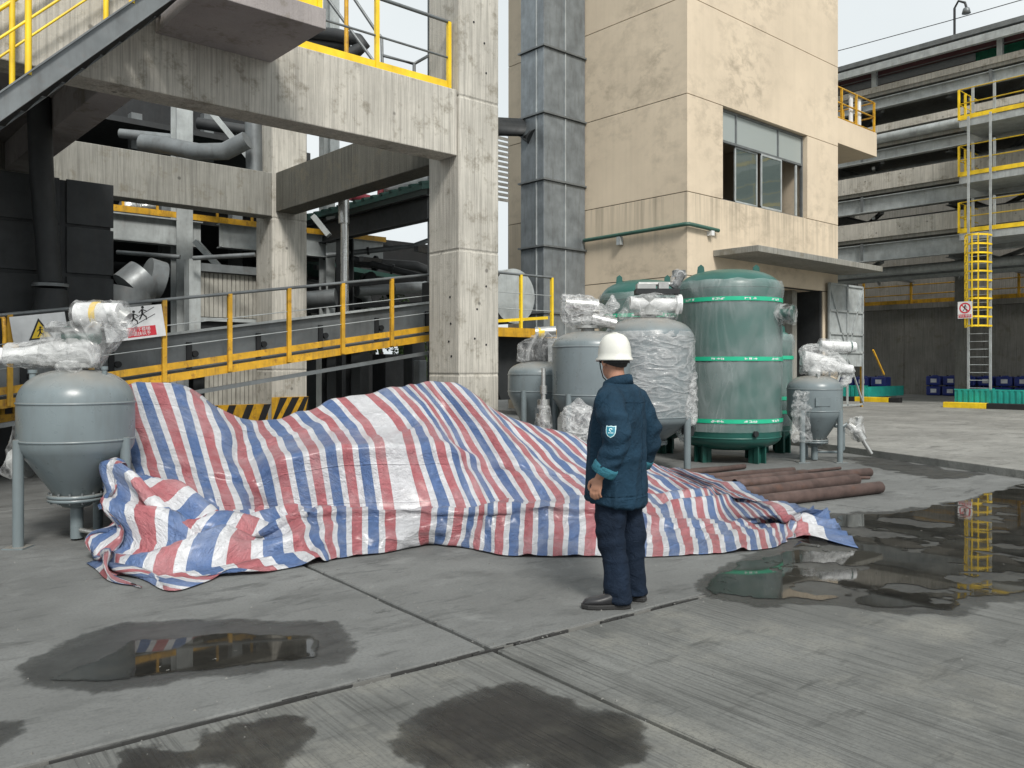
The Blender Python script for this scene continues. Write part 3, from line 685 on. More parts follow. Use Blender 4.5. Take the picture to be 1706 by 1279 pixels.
def face_sign(name, label, loc, rz, w_, h_):
    t = thing(name, label, 'sign', loc, rz); s = MB(); s.box(-w_/2, w_/2, -.004, .004, -h_/2, h_/2); s.build('plate', 'white_paint', t, local=True); return t
# no-climbing sign on the cage (faces the yard)
sg = face_sign('prohibition_sign', 'small white no climbing sign with red circle hung on the ladder cage', (33.02, 12.13, 3.68), radians(-90), .5, .62)
s = MB(); n = 28; V = []; R0, R1 = .2, .15
for k in range(n): a = 2*pi*k/n; V += [(R0*cos(a), -.006, .07+R0*sin(a)), (R1*cos(a), -.006, .07+R1*sin(a))]
s.add(V, [(2*k, 2*k+1, (2*k+3) % (2*n), (2*k+2) % (2*n)) for k in range(n)]); s.bar((-.13, -.007, .2), (.13, -.007, -.06), .002, .04, (0, 1, 0) if 0 else (1, 0, 1)); s.build('red_ring', 'red_print', sg, local=True)
s = MB(); figure(s, 0, -.06, .26, -.008); s.build('pictogram', 'black_paint', sg, local=True)
s = MB(); s.box(-.22, .22, -.007, -.005, -.28, -.16); s.build('text_panel', 'red_print', sg, local=True)
text('lettering', '禁止攀登', .1, 'white_paint', sg, (0, -.009, -.22), (radians(90), 0, 0))

# planters, striped kerbs, cans
def planter(label, x0, x1, y0, y1):
    p = thing('planter', label, 'planter', (x0, y1, .12))
    s = MB(); s.box(x0+.06, x1-.06, y0+.06, y1-.06, .3, .62); s.build('inner_bed', 'joint_dirt', p)
    rib = MB(); rib.box(-.012, .012, -.06, .06, .3, .92); 
    y = y0; pan = MB()
    s = MB(); s.box(x0+.02, x0+.05, y0, y1, .3, .74); s.box(x0+.05, x1, y1-.03, y1, .3, .74); s.box(x0+.05, x1, y0, y0+.03, .3, .74); s.build('fence_panel', 'teal_panel', p)
    r0 = None; y = y0 + .1
    while y < y1:
        if r0 is None:
            q = MB(); q.box(-.018, .018, -.05, .05, 0, .44); r0 = q.build('fence_rib', 'teal_panel', p, local=True); o = r0
        else: o = r0.copy(); COL.objects.link(o); o.parent = p
        o.location = (.012, y - y1, .18); y += .19
    s = MB(); s.box(x0-.005, x0+.055, y0, y1+.01, .745, .79); s.build('top_trim', 'teal_panel', p)
    return p
planter('long teal panelled planter round the foot of the caged ladder', 32.1, 36, 2, 12.15)
planter('short teal panelled planter beside the open steel door leaf', 35.0, 38.5, 16.75, 20.0)
def kerb(label, x, y0, y1, x1=None):
    k = thing('striped_kerb', label, 'kerb', (x, y1, .12)); y = y1; i = 0
    while y > y0:
        s = MB(); s.box(x-.15, x+.15, max(y-1.45, y0)+.01, y, .11, .32); s.build('kerb_stone', 'yellow_clean' if i % 2 == 0 else 'black_paint', k, bevel=.02); y -= 1.45; i += 1
    return k
kerb('yellow and black kerb in front of the long teal planter', 31.85, 2, 12.4)
kerb('yellow and black kerb in front of the short teal planter', 34.7, 15.2, 20.0)
can0 = None; rr = random.Random(9); n = 0
def can(x, y, z, label):
    global can0
    if can0 is None:
        c = thing('blue_can', label, 'drum', (0, 0, 0), 0, 'blue chemical cans along the retaining wall')
        s = MB(); s.box(-.3, .3, -.36, .36, 0, .47); s.build('body', 'blue_plastic', c, local=True, bevel=.06)
        s = MB(); s.box(-.04, .04, -.14, .14, .44, .51); s.build('handle', 'blue_plastic', c, local=True, bevel=.015)
        s = MB(); s.cyl((0, .25, .46), (0, .25, .52), .05, 10); s.build('cap', 'black_paint', c, local=True)
        s = MB(); s.box(-.306, -.302, -.17, .12, .14, .34); s.build('paper_label', 'white_paint', c, local=True)
        can0 = c
    else: c = copy_tree(can0); setp(c, label)
    c.location = (x, y, z); c.rotation_euler = (0, 0, rr.uniform(-.06, .06)); return c
for k in range(9):
    y = 18.0 - k * .82
    for lv in range(2):
        can(45.1 + rr.uniform(-.05, .05), y, .13 + lv * .52, f'{["first","second","third","fourth","fifth","sixth","seventh","eighth","ninth"][k]} blue can from the left in the {"lower" if lv == 0 else "upper"} row before the retaining wall')
for k in range(3):
    can(39.6, 19.9 - k*.8, .13 + .52, ['blue can behind the short teal planter, leftmost of three', 'blue can behind the short teal planter, middle of three', 'blue can behind the short teal planter, rightmost of three'][k])
    can0 and None
s = MB(); s.box(39.2, 40.1, 17.8, 20.4, .12, .64); setp(s.build('pallet_plinth', 'concrete_wall'), 'low concrete plinth under the three blue cans behind the short planter', 'plinth')

# ------------------------------------------------------------------ plant behind the concrete frame
def pq(px, Y):                       # world X and depth of the ray through column px where it meets the plane Y
    v = FW + RT * ((px - CX) / FP); t = Y / v.y; return v.x * t, t
def zy(py, d): return CH + (HY - py) / FP * d
# dark panelled housing
ph = thing('panel_housing', 'dark steel panelled housing in the shade at the left behind the tank', 'housing', (4.35, 15, 0))
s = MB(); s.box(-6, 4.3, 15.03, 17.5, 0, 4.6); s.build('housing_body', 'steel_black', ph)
for x0, x1 in ((-5.9, -4.0), (-3.96, -2.1), (-2.06, -.2), (-.16, 1.68), (1.72, 3.52), (3.62, 4.34)):
    for z0, z1 in ((.05, .95), (.98, 2.38), (2.42, 3.04), (3.1, 3.85), (3.9, 4.62)):
        s = MB(); s.box(x0, x1, 15.0, 15.035, z0, z1); s.build('panel', 'steel_dark', ph, bevel=.008)
# chute pipe
cp = thing('chute_pipe', 'dark round chute pipe leaning down to a flanged hopper at the left', 'pipe', at(84, 612, 13.2))
s = MB(); s.tube([at(62, 120, 13), at(70, 300, 13.0), at(84, 470, 13.1)], .17, 14); s.build('pipe_run', 'steel_dark', cp)
s = MB(); p = at(84, 478, 13.1); s.cyl(p, p + Vector((0, 0, .05)), .26, 16); s.build('flange', 'steel_grey', cp)
s = MB(); s.cyl(at(86, 482, 13.1), at(84, 560, 13.1), .22, 14, .34); s.build('hopper', 'steel_dark', cp)
# pale steel frame
sf = thing('steel_framework', 'pale green grey steel frame with diagonal braces behind the concrete beams', 'steel frame', (8.05, 20, 0))
for px, w_ in ((308, .38), (551, .26)):
    x, d = pq(px, 20.0); s = MB(); s.ibeam((x, 20.2, 0), (x, 20.2, 11), .4, w_, .02, .03, (0, 1, 0)); s.build('column', 'steel_pale', sf)
s = MB(); s.ibeam((1, 20.2, 4.75), (7.82, 20.2, 4.75), .62, .3); s.build('floor_beam', 'steel_pale', sf)
s = MB(); s.ibeam((8.28, 20.2, 4.8), (13, 20.2, 4.8), .6, .3); s.build('floor_beam', 'steel_pale', sf)
s = MB(); s.box(-4, 13.5, 20.45, 29.5, 5.06, 5.16); s.build('deck', 'steel_dark', sf)
s = MB(); s.box(3.5, 13, 20.03, 20.07, 5.08, 5.22); s.build('toe_board', 'yellow_paint', sf)
for p, q, d in (((355, 190), (425, 275), 20.6), ((326, 402), (372, 452), 19.8), ((522, 360), (548, 392), 20.3)):
    s = MB(); s.bar(at(*p, d), at(*q, d), .22, .12); s.build('brace', 'steel_pale', sf)
for px in (205, 262, 362, 420):
    x, d = pq(px, 20.1); s = MB(); s.bar((x, 20.1, 5.2), (x, 20.1, 6.2), .05, .05, (1, 0, 0)); s.build('rail_post', 'yellow_paint', sf)
s = MB(); s.tube([(3.5, 20.1, 6.2), (13, 20.1, 6.2)], .025, 6); s.build('rail', 'yellow_paint', sf)
for px, dd in ((216, 22), (244, 22.5)):
    s = MB(); s.lathe([(.02, .35), (.16, .3), (.28, .05), (.3, -.05), (.2, -.12)], 14, tuple(at(px, 346, dd))); s.build('drum_lamp', 'silver', sf)
# insulated pipe with a bend, seen between the two beams
ip = MB(); ip.tube([at(236, 238, 19.5), at(280, 243, 19.4), at(330, 253, 19.2), at(375, 252, 19.1), at(412, 233, 19)], .2, 12)
ipo = setp(ip.build('pipe_run', 'steel_grey'), 'grey pipe with an upward bend above the back concrete beam', 'pipe'); ipo.name = 'process_pipe'
vp = MB(); vp.cyl(at(425, 300, 19.6), at(422, 180, 19.6), .2, 12); setp(vp.build('riser_pipe', 'steel_grey'), 'grey vertical riser pipe left of the second concrete column', 'pipe')
# mitred duct elbow
el = thing('duct_elbow', 'grey mitred duct elbow in front of the dark plant under the back beam', 'duct', at(240, 612, 17.2))
s = MB(); s.cyl(at(268, 470, 17.2), at(242, 462, 17.0), .42, 18); s.build('elbow_segment', 'steel_grey', el)
s = MB(); s.cyl(at(243, 463, 16.99), at(216, 485, 16.8), .43, 18); s.build('elbow_segment', 'steel_grey', el)
s = MB(); s.cyl(at(217, 484, 16.79), at(205, 530, 16.7), .44, 18); s.build('elbow_segment', 'steel_grey', el)
# clad hut
hx0, _ = pq(333, 19.0); hx1, _ = pq(468, 19.0)
hu = thing('clad_hut', 'cream corrugated steel hut with a dark opening behind the conveyor', 'hut', (hx0, 19, 0))
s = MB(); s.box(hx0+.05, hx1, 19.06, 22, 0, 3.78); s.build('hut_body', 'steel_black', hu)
x = hx0; W = .105; pr = None; k = 0
while x < hx1:
    for z0, z1 in ((2.72, 3.72), (.02, 1.62)):
        s = MB(); s.box(x+.008, x+W-.008, 18.99, 19.05, z0, z1); s.build('cladding_rib', 'cladding_cream', hu)
    x += W
s = MB(); s.box(hx0-.02, hx1, 19.045, 19.058, 0, 1.66); s.box(hx0-.02, hx1, 19.045, 19.058, 2.7, 3.74); s.build('cladding_sheet', 'cladding_cream', hu)
s = MB(); s.box(hx0-.28, hx0-.02, 18.9, 19.2, 0, 4.0); s.build('downpipe', 'steel_pale', hu)
s = MB(); s.box(hx0-.02, hx1, 18.85, 19.04, 3.74, 3.92); s.build('gutter', 'steel_grey', hu)
s = MB(); s.box(hx0, hx1, 18.96, 19.04, 2.62, 2.7); s.build('window_head', 'steel_pale', hu)
# low hazard beam in front of the hut
hb = thing('hazard_barrier', 'low black and yellow striped barrier beside the second column', 'barrier', (6.2, 17.6, 0))
s = MB(); s.box(6.0, 8.3, 17.55, 17.75, .35, .75); hbb = s.build('barrier_beam', 'yellow_paint', hb)
for k in range(6):
    x = 6.05 + k*.4; s = MB(); s.prism([(x, 17.544, .352), (x+.16, 17.544, .352), (x+.32, 17.544, .748), (x+.16, 17.544, .748)], (0, .004, 0)); s.build('black_stripe', 'black_paint', hbb)
for x in (6.2, 8.0):
    s = MB(); s.box(x-.06, x+.06, 17.6, 17.7, 0, .35); s.build('barrier_foot', 'steel_dark', hb)
# shed with dark green corrugated roof, dark gear under it
sh = thing('open_shed', 'open steel shed with dark green corrugated roof behind the main column', 'shed', (11, 15.3, 0))
s = MB(); s.prism([(10.8, 15.2, 5.5), (10.8, 15.2, 5.62), (13.0, 15.2, 6.1), (13.0, 15.2, 5.98)], (0, 10.5, 0)); rfs = s.build('roof', 'green_roof', sh)
for k in range(26):
    y = 15.25 + k * .4; s = MB(); s.bar((10.78, y, 5.64), (13.0, y, 6.12), .12, .06); s.build('roof_rib', 'green_roof', rfs)
s = MB(); s.ibeam((11.1, 15.3, 5.15), (11.1, 25.6, 5.15), .55, .25); s.build('eave_beam', 'steel_dark', sh)
for y in (19.2, 25):
    s = MB(); s.ibeam((11.2, y, 0), (11.2, y, 4.9), .35, .3, .02, .03, (1, 0, 0)); s.build('column', 'steel_dark', sh)
for k in range(4):
    s = MB(); s.bar((11.2, 16+k*2.4, 4.3), (13, 17.5+k*2.4, 4.5), .1, .12); s.build('rafter', 'steel_dark', sh)
s = MB(); s.bar((11.2, 15.4, 3.6), (11.2, 25.6, 3.9), .1, .14); s.build('tie_beam', 'steel_dark', sh)
s = MB(); s.bar((11.2, 15.4, 3.0), (11.2, 25.6, 3.45), .08, .1); s.build('tie_beam', 'steel_dark', sh)
# stainless riser and red pipes
sp = MB(); sp.cyl(at(574, 330, 18.4), at(574, 540, 18.4), .085, 12); sp.cyl(at(572, 300, 18.4), at(573, 372, 18.4), .12, 12); setp(sp.build('riser_pipe', 'silver'), 'shiny vertical pipe standing right of the pale steel column', 'pipe')
rpt = thing('red_pipe', 'dusty red pipe with a short upright branch above the green shed roof', 'pipe', at(600, 330, 22))
s = MB(); s.cyl(at(583, 325, 22), at(618, 334, 22.5), .14, 12); s.build('pipe_run', 'red_pipe', rpt)
s = MB(); s.cyl(at(634, 310, 22.5), at(634, 334, 22.5), .09, 10); s.build('branch', 'red_pipe', rpt)
tp = MB(); tp.cyl(at(640, 315, 23), at(740, 290, 20), .17, 12); setp(tp.build('insulated_pipe', 'white_paint'), 'thick white insulated pipe above the green shed roof', 'pipe')
for k, (p_, q_, d, r_, m, lab) in enumerate((((200, 222), (300, 232), 21, .12, 'steel_grey', 'slim grey pipe above the back concrete beam at the left'), ((330, 205), (440, 222), 23, .16, 'steel_dark', 'dark pipe high above the back beam next to the riser'),
      ((195, 420), (300, 428), 18.6, .05, 'steel_grey', 'thin grey conduit in front of the duct elbow'), ((322, 430), (425, 424), 18.6, .05, 'steel_grey', 'thin grey conduit above the clad hut'), ((505, 500), (560, 495), 21.5, .22, 'steel_grey', 'stubby grey vessel end beside the second column above the conveyor'))):
    s = MB(); s.cyl(at(*p_, d), at(*q_, d), r_, 12); setp(s.build('service_pipe', m), lab, 'pipe')
for k, (px, y0, y1, d, w_, lab) in enumerate(((275, 300, 560, 24, .3, 'dim steel post behind the duct elbow'), (392, 300, 450, 24, .3, 'dim steel post above the clad hut'), (225, 190, 250, 24, .3, 'dim steel post above the back beam, leftmost'), (345, 190, 270, 26, .3, 'dim steel post above the back beam behind the grey pipe bend'))):
    s = MB(); s.bar(at(px, y1, d), at(px, y0, d), w_, w_, (1, 0, 0)); setp(s.build('steel_post', 'steel_grey'), lab, 'post')
# background buildings
bk = thing('dark_plant_block', 'tall dark plant block closing the view behind the pale steel frame', 'building', (5, 30, 0))
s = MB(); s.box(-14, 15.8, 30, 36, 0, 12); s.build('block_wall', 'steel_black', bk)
for k in range(9):
    s = MB(); s.box(-10+k*3, -9.7+k*3, 29.8, 30, 0, 12); s.build('pilaster', 'steel_dark', bk)
for z in (2.4, 7.2, 9.6):
    s = MB(); s.box(-14, 15.8, 29.7, 29.95, z, z+.3); s.build('girder', 'steel_dark', bk)
s = MB(); s.box(-14, 12.5, 24, 29.6, 8.2, 8.35); s.build('upper_deck', 'steel_dark', bk)
bl2 = thing('low_plant_block', 'low dark plant block behind the shed with pipes in front', 'building', (18, 33, 0))
s = MB(); s.box(15.9, 24, 38, 42, 0, 4.2); s.build('block_wall', 'steel_dark', bl2)
s = MB(); s.box(15.9, 24, 36.0, 38, 4.2, 4.6); s.build('block_roof', 'steel_dark', bl2)
for k in range(5):
    s = MB(); s.box(16.3+k*1.5, 16.6+k*1.5, 36.2, 36.5, 0, 4.2); s.build('pillar', 'steel_grey', bl2)
rd = random.Random(21)
TG = [(520, 430, 24, (1, -.2, .05), .10, 'dark pipe crossing right beside the second concrete column'), (588, 420, 24, (.9, .5, .2), .12, 'dark pipe slanting behind the shiny riser'),
      (640, 415, 22, (.8, -.6, .12), .07, 'upper slim dark pipe slanting under the green shed roof'), (650, 440, 23, (1, -.2, .0), .14, 'thick dark pipe lying level below the shed beams'),
      (680, 455, 22, (.8, -.6, -.25), .09, 'dark pipe dipping towards the main column under the shed'), (610, 470, 25, (.4, .8, 0), .16, 'thick dark pipe end above the conveyor between the columns'),
      (670, 480, 24, (1, 0, .1), .17, 'big grey pipe just above the conveyor next to the main column'), (560, 480, 25, (1, .2, -.05), .15, 'grey pipe just above the conveyor right of the pale post')]
for k, (px, py, d, dv, r_, lab) in enumerate(TG):            # pipework in the dark
    t = thing('machinery_pipe', lab, 'pipe', at(px, py, d), 0, 'pipe tangle between the columns')
    s = MB(); q = at(px, py, d); dr_ = Vector(dv).normalized() * 1.5
    s.tube([q - dr_, q + dr_ * .5, q + dr_ * .8 + Vector((0, 0, .12 * (-1)**k)), q + dr_ * .9 + Vector((0, 0, .6 * (-1)**k))], r_, 10); s.build('pipe_run', ('steel_dark', 'steel_grey')[k % 4 == 2 or k > 5], t)
    s = MB(); s.cyl(q - dr_*.3, q - dr_*.26, r_*1.5, 12); s.build('flange', 'steel_dark', t)
bw = thing('dark_shed', 'dark closed shed wall behind the pipe tangle', 'shed', (12, 27, 0))
s = MB(); s.box(9.6, 21, 27, 27.2, 3.5, 6.4); s.build('shed_wall', 'steel_black', bw)
for x0, x1, z0, z1 in ((9.6, 12.4, 0, 3.5), (13.3, 15.2, 0, 2.4), (15.8, 17.0, 0, 3.5), (18.2, 21, 0, 2.6)):
    s = MB(); s.box(x0, x1, 26.99, 27.19, z0, z1 - .01); s.build('infill_panel', 'steel_black', bw)
for x in (9.7, 11.4, 13.1, 14.8, 16.4):
    s = MB(); s.box(x-.12, x+.12, 26.75, 26.98, 0, 6.3); s.build('post', 'steel_dark', bw)
s = MB(); s.prism([(9.4, 24.5, 5.2), (16.6, 24.5, 4.6), (16.6, 24.5, 4.75), (9.4, 24.5, 5.35)], (0, 3, 0)); s.build('shed_roof', 'green_roof', bw)
for k, (px, y0, y1, wpx, d, m) in enumerate(((600, 560, 690, 22, 19.0, 'steel_dark'), (648, 590, 660, 40, 23, 'steel_black'), (690, 565, 670, 26, 21, 'steel_dark'), (540, 570, 690, 20, 21, 'steel_pale'), (700, 600, 650, 16, 20, 'steel_grey'))):
    lab = ['dark machine post under the conveyor left of the tree', 'black machine box under the conveyor beside the tree', 'dark cabinet under the conveyor next to the main column', 'pale steel post standing under the conveyor right of the second column', 'small grey panel on the dark cabinet under the conveyor'][k]
    p0 = at(px, y1, d); s = MB(); ww = wpx / FP * d; s.box(p0.x-ww/2, p0.x+ww/2, p0.y-ww/2, p0.y+ww/2, max(p0.z, 0) if k == 4 else 0, at(px, y0, d).z)
    setp(s.build('machine_cabinet', m, bevel=.02), lab, 'cabinet')
# things above the front beam
uc = MB(); x, d = pq(730, 15.2); uc.ibeam((x, 15.2, 0), (x, 15.2, 14), .4, .3, .02, .03, (0, 1, 0)); setp(uc.build('steel_post', 'steel_grey'), 'tall grey steel post just left of the main concrete column', 'post')
ub = MB(); ub.ibeam(at(552, 300, 20.5), at(552, -80, 20.5), .35, .25, .02, .03, (0, 1, 0)); setp(ub.build('steel_post', 'steel_pale'), 'pale steel post behind the guardrail next to the stair landing', 'post')
for k, (p, q) in enumerate((((540, -10), (630, 112)), ((585, -10), (632, 60)))):
    s = MB(); s.cyl(at(*p, 17), at(*q, 17), .035, 6); setp(s.build('tie_rod', 'steel_grey'), ['long thin diagonal tie rod against the sky left of the guardrail post', 'short thin diagonal tie rod at the top edge above the guardrail'][k], 'rod')
s = MB(); s.tube([at(470, 50, 19), at(560, 58, 18.5), at(598, 67, 18.3), at(606, 75, 18.3), at(596, 83, 18.3), at(580, 92, 18.3)], .14, 10); setp(s.build('bend_pipe', 'steel_dark'), 'dark pipe ending in a U bend above the front beam', 'pipe')
s = MB(); s.cyl(at(480, 70, 19), at(580, 78, 18.6), .12, 10); setp(s.build('bend_pipe', 'steel_dark'), 'dark straight pipe below the U bend above the front beam', 'pipe')
s = MB(); s.cyl(at(577, -20, 15), at(577, 92, 15), .04, 8); setp(s.build('rail_post', 'yellow_paint'), 'rusty yellow upright pole behind the guardrail on the beam', 'pole')
s = MB(); s.tube([at(632, 58, 15.5), at(636, 62, 15.5), at(637, 115, 15.5)], .03, 6); s.tube([at(637, 92, 15.5), at(690, 106, 15.2), at(715, 92, 16.5)], .03, 6); s.tube([at(690, 106, 15.2), at(690, 130, 15.2)], .03, 6); setp(s.build('pipe_rail', 'steel_grey'), 'small grey pipe rail with a corner seen through the guardrail', 'railing')
lv = thing('louvre_screen', 'white louvre slats seen in the slit between column and beige building', 'louvre', at(843, 400, 34))
for k in range(14):
    p0 = at(838, 222 + k * 8.5, 34); s = MB(); s.box(p0.x-.5, p0.x+.5, p0.y, p0.y+.05, p0.z-.06, p0.z+.06); s.build('slat', 'white_paint', lv)
pl_ = at(838, 340, 34)
for dx in (-.48, .48):
    s = MB(); s.box(pl_.x+dx-.05, pl_.x+dx+.05, pl_.y+.06, pl_.y+.18, 0, at(838, 215, 34).z); s.build('screen_post', 'steel_grey', lv)

# ------------------------------------------------------------------ conveyor with its walkway
def zw(x): return 1.45 + .150 * (x - 4.33) if x < 10.2 else 1.45 + .150 * 5.87
cv = thing('belt_conveyor', 'long grey inclined belt conveyor passing behind the main column', 'conveyor', (-6, 13.3, 0))
def run(name, mat, y, z0, z1, th, x0=-5, x1=11.2, parent=cv, dz=0):
    s = MB(); s.prism([(x0, y, zw(x0)+z0), (min(x1, 10.2), y, zw(10.2)+z0), (min(x1, 10.2), y, zw(10.2)+z1), (x0, y, zw(x0)+z1)], (0, th, 0)); return s.build(name, mat, parent)
run('side_channel', 'steel_grey', 13.3, -.02, .56, .04); run('channel_lip', 'steel_pale', 13.22, .56, .60, .12); run('belt', 'rubber', 13.36, .42, .46, .9); run('far_channel', 'steel_dark', 14.3, -.02, .56, .04)
for k in range(12):
    x = -3 + k * 1.15; s = MB(); s.cyl((x, 13.24, zw(x)+.22), (x, 13.30, zw(x)+.22), .05, 10); s.box(x-.13, x-.05, 13.26, 13.3, zw(x)-.02, zw(x)+.4); s.build('idler_bracket', 'steel_black', cv)
s = MB(); s.cyl((11.75, 13.2, 3.06), (11.75, 14.3, 3.06), .58, 28); s.build('head_drum_cover', 'steel_pale', cv)
s = MB(); s.prism([(10.1, 13.22, 2.5), (11.9, 13.22, 2.5), (11.3, 13.22, 3.6), (10.1, 13.22, 3.3)], (0, 1.0, 0)); s.build('head_housing', 'steel_dark', cv)
s = MB(); s.prism([(10.6, 13.0, 2.3), (12.6, 13.0, 2.3), (12.0, 13.0, .9), (11.2, 13.0, .9)], (0, 1.2, 0)); s.build('discharge_hopper', 'steel_dark', cv)
for x in (5.2, 7.6, 8.1):
    s = MB(); s.ibeam((x, 13.6, 0), (x, 13.6, zw(x)-.1), .2, .18, .015, .02, (0, 1, 0)); s.build('support_leg', 'steel_dark', cv)
wk = thing('walkway', 'inclined walkway with rusty yellow guardrail along the conveyor', 'walkway', (-6, 12.6, 0))
s = MB(); s.prism([(-5, 12.62, zw(-5)-.03), (10.2, 12.62, zw(10.2)-.03), (10.2, 12.62, zw(10.2)), (-5, 12.62, zw(-5))], (0, .6, 0)); s.build('walk_deck', 'steel_dark', wk)
run('toe_board', 'yellow_paint', 12.585, .06, .16, .02, parent=wk); run('side_beam', 'yellow_paint', 12.58, -.12, .0, .03, parent=wk)
run('lower_tray', 'steel_grey', 12.5, -.36, -.30, .1, parent=wk)
for k in range(-6, 6):
    x = 4.33 + k * .985
    s = MB(); s.bar((x, 12.56, zw(x)-.1), (x, 12.56, zw(x)+1.1), .05, .065, (1, 0, 0)); s.build('rail_post', 'yellow_paint', wk)
for h, r, m in ((1.1, .028, 'steel_grey'), (.72, .008, 'steel_pale'), (.4, .008, 'steel_pale')):
    s = MB(); s.tube([(-5, 12.56, zw(-5)+h), (10.2, 12.56, zw(10.2)+h), (12.25, 12.56, zw(10.2)+h)], r, 6); s.build('top_rail' if h > 1 else 'mid_wire', m, wk)
ZE = zw(10.2)
s = MB(); s.box(10.2, 12.25, 12.56, 13.2, ZE-.04, ZE); s.build('end_platform', 'steel_dark', wk)
s = MB(); s.box(10.2, 12.3, 12.5, 12.555, ZE-.16, ZE+.02); s.build('platform_edge', 'yellow_paint', wk)
for x in (10.25, 11.35, 12.22):
    s = MB(); s.bar((x, 12.56, ZE), (x, 12.56, ZE+1.1), .055, .055, (1, 0, 0)); s.build('rail_post', 'yellow_clean', wk)
s = MB(); s.bar((10.2, 12.56, ZE+.1), (12.1, 12.56, ZE+.26), .02, .06); s.build('kick_bar', 'yellow_clean', wk)
# lower stair end with loop rails at the very left
le = thing('walkway_gate', 'bent yellow tube handrails at the foot of the walkway, far left', 'handrail', at(15, 690, 12.3))
s = MB(); s.tube([at(4, 690, 12), at(8, 560, 12), at(6, 530, 12), at(-8, 520, 12)], .03, 8); s.build('rail_loop', 'yellow_paint', le)
s = MB(); s.bar(at(25, 690, 12.2), at(26, 530, 12.2), .07, .07, (1, 0, 0)); s.build('rail_post', 'yellow_paint', le)
s = MB(); s.bar(at(-10, 700, 11.6), at(60, 694, 11.9), .05, .14); s.build('kick_bar', 'yellow_paint', le)
s = MB(); s.bar(at(-10, 668, 12), at(34, 664, 12.1), .04, .05); s.build('kick_bar', 'yellow_paint', le)

# signs hung on the walkway rail (boards follow the slope of the rail)
sr = math.atan(.15)
def rail_sign(name, label, px, py, w_, h_):
    x, d = pq(px, 12.5); t = thing(name, label, 'sign', (x, 12.5, zy(py, d)), 0)
    t.rotation_euler = (0, -sr, 0); s = MB(); s.box(-w_/2, w_/2, -.004, .004, -h_/2, h_/2); s.build('plate', 'white_paint', t, local=True); return t
sg = rail_sign('warning_sign', 'white board with yellow warning triangle on the walkway rail, left of the valve', 66, 546, .66, .36)
s = MB(); s.prism([(-.15, -.007, -.15), (.15, -.007, -.15), (0, -.007, .13)], (0, .002, 0)); s.build('triangle_border', 'black_paint', sg, local=True)
s = MB(); s.prism([(-.115, -.009, -.13), (.115, -.009, -.13), (0, -.009, .085)], (0, .002, 0)); s.build('triangle_field', 'yellow_clean', sg, local=True)
s = MB(); figure(s, 0, -.12, .14, -.011); s.build('pictogram', 'black_paint', sg, local=True)
sg = rail_sign('warning_sign', 'white board with two climbing figures over a red text panel on the walkway rail', 224, 538, .82, .46)
s = MB(); figure(s, .0, -.02, .2, -.007); figure(s, .13, .03, .2, -.007)
s.bar((-.08, -.007, .02), (.3, -.007, .2), .003, .008); s.bar((-.05, -.007, -.05), (.3, -.007, .1), .003, .008); s.build('pictogram', 'black_paint', sg, local=True)
s = MB(); s.box(-.12, .28, -.007, -.005, -.2, -.06); s.build('text_panel', 'red_print', sg, local=True)
text('lettering', '上下楼梯\n请扶扶手', .062, 'white_paint', sg, (.08, -.009, -.13), (radians(90), 0, 0))

# small tree behind the conveyor
def tree():
    base = at(655, 640, 24); base.z = 0
    t = thing('small_tree', 'small leafy green tree glimpsed under the conveyor left of the main column', 'tree', base)
    rt = random.Random(3); s = MB()
    s.tube([(0, 0, 0), (.1, .05, .8), (-.25, .1, 1.7), (-.5, .2, 2.6)], [.12, .1, .08, .04], 8); s.tube([(.0, .05, 1.0), (.6, .1, 1.7), (.9, .3, 2.4)], [.07, .05, .03], 6); s.build('trunk', 'rust_pipe', t, local=True)
    s = MB()
    for k in range(2600):
        c = rt.choice([(-.5, .2, 2.6, .7), (.8, .3, 2.2, .7), (.2, .2, 2.9, .8), (.5, -.1, 1.7, .5), (1.3, .2, 1.6, .5)])
        v = Vector((rt.gauss(0, 1), rt.gauss(0, 1), rt.gauss(0, 1))).normalized() * c[3] * rt.random() ** .4
        p = Vector(c[:3]) + v; a = Vector((rt.gauss(0, 1), rt.gauss(0, 1), rt.gauss(0, 1))).normalized() * .06; u = a.cross(Vector((rt.random(), rt.random(), 1))).normalized() * .03
        s.quad(p - a, p + u, p + a, p - u)
    s.build('crown', 'leaf_green', t, local=True)
paint('leaf_green', (.075, .14, .03), .6, var=.5, scale=4, dirt_amt=.1)
tree()

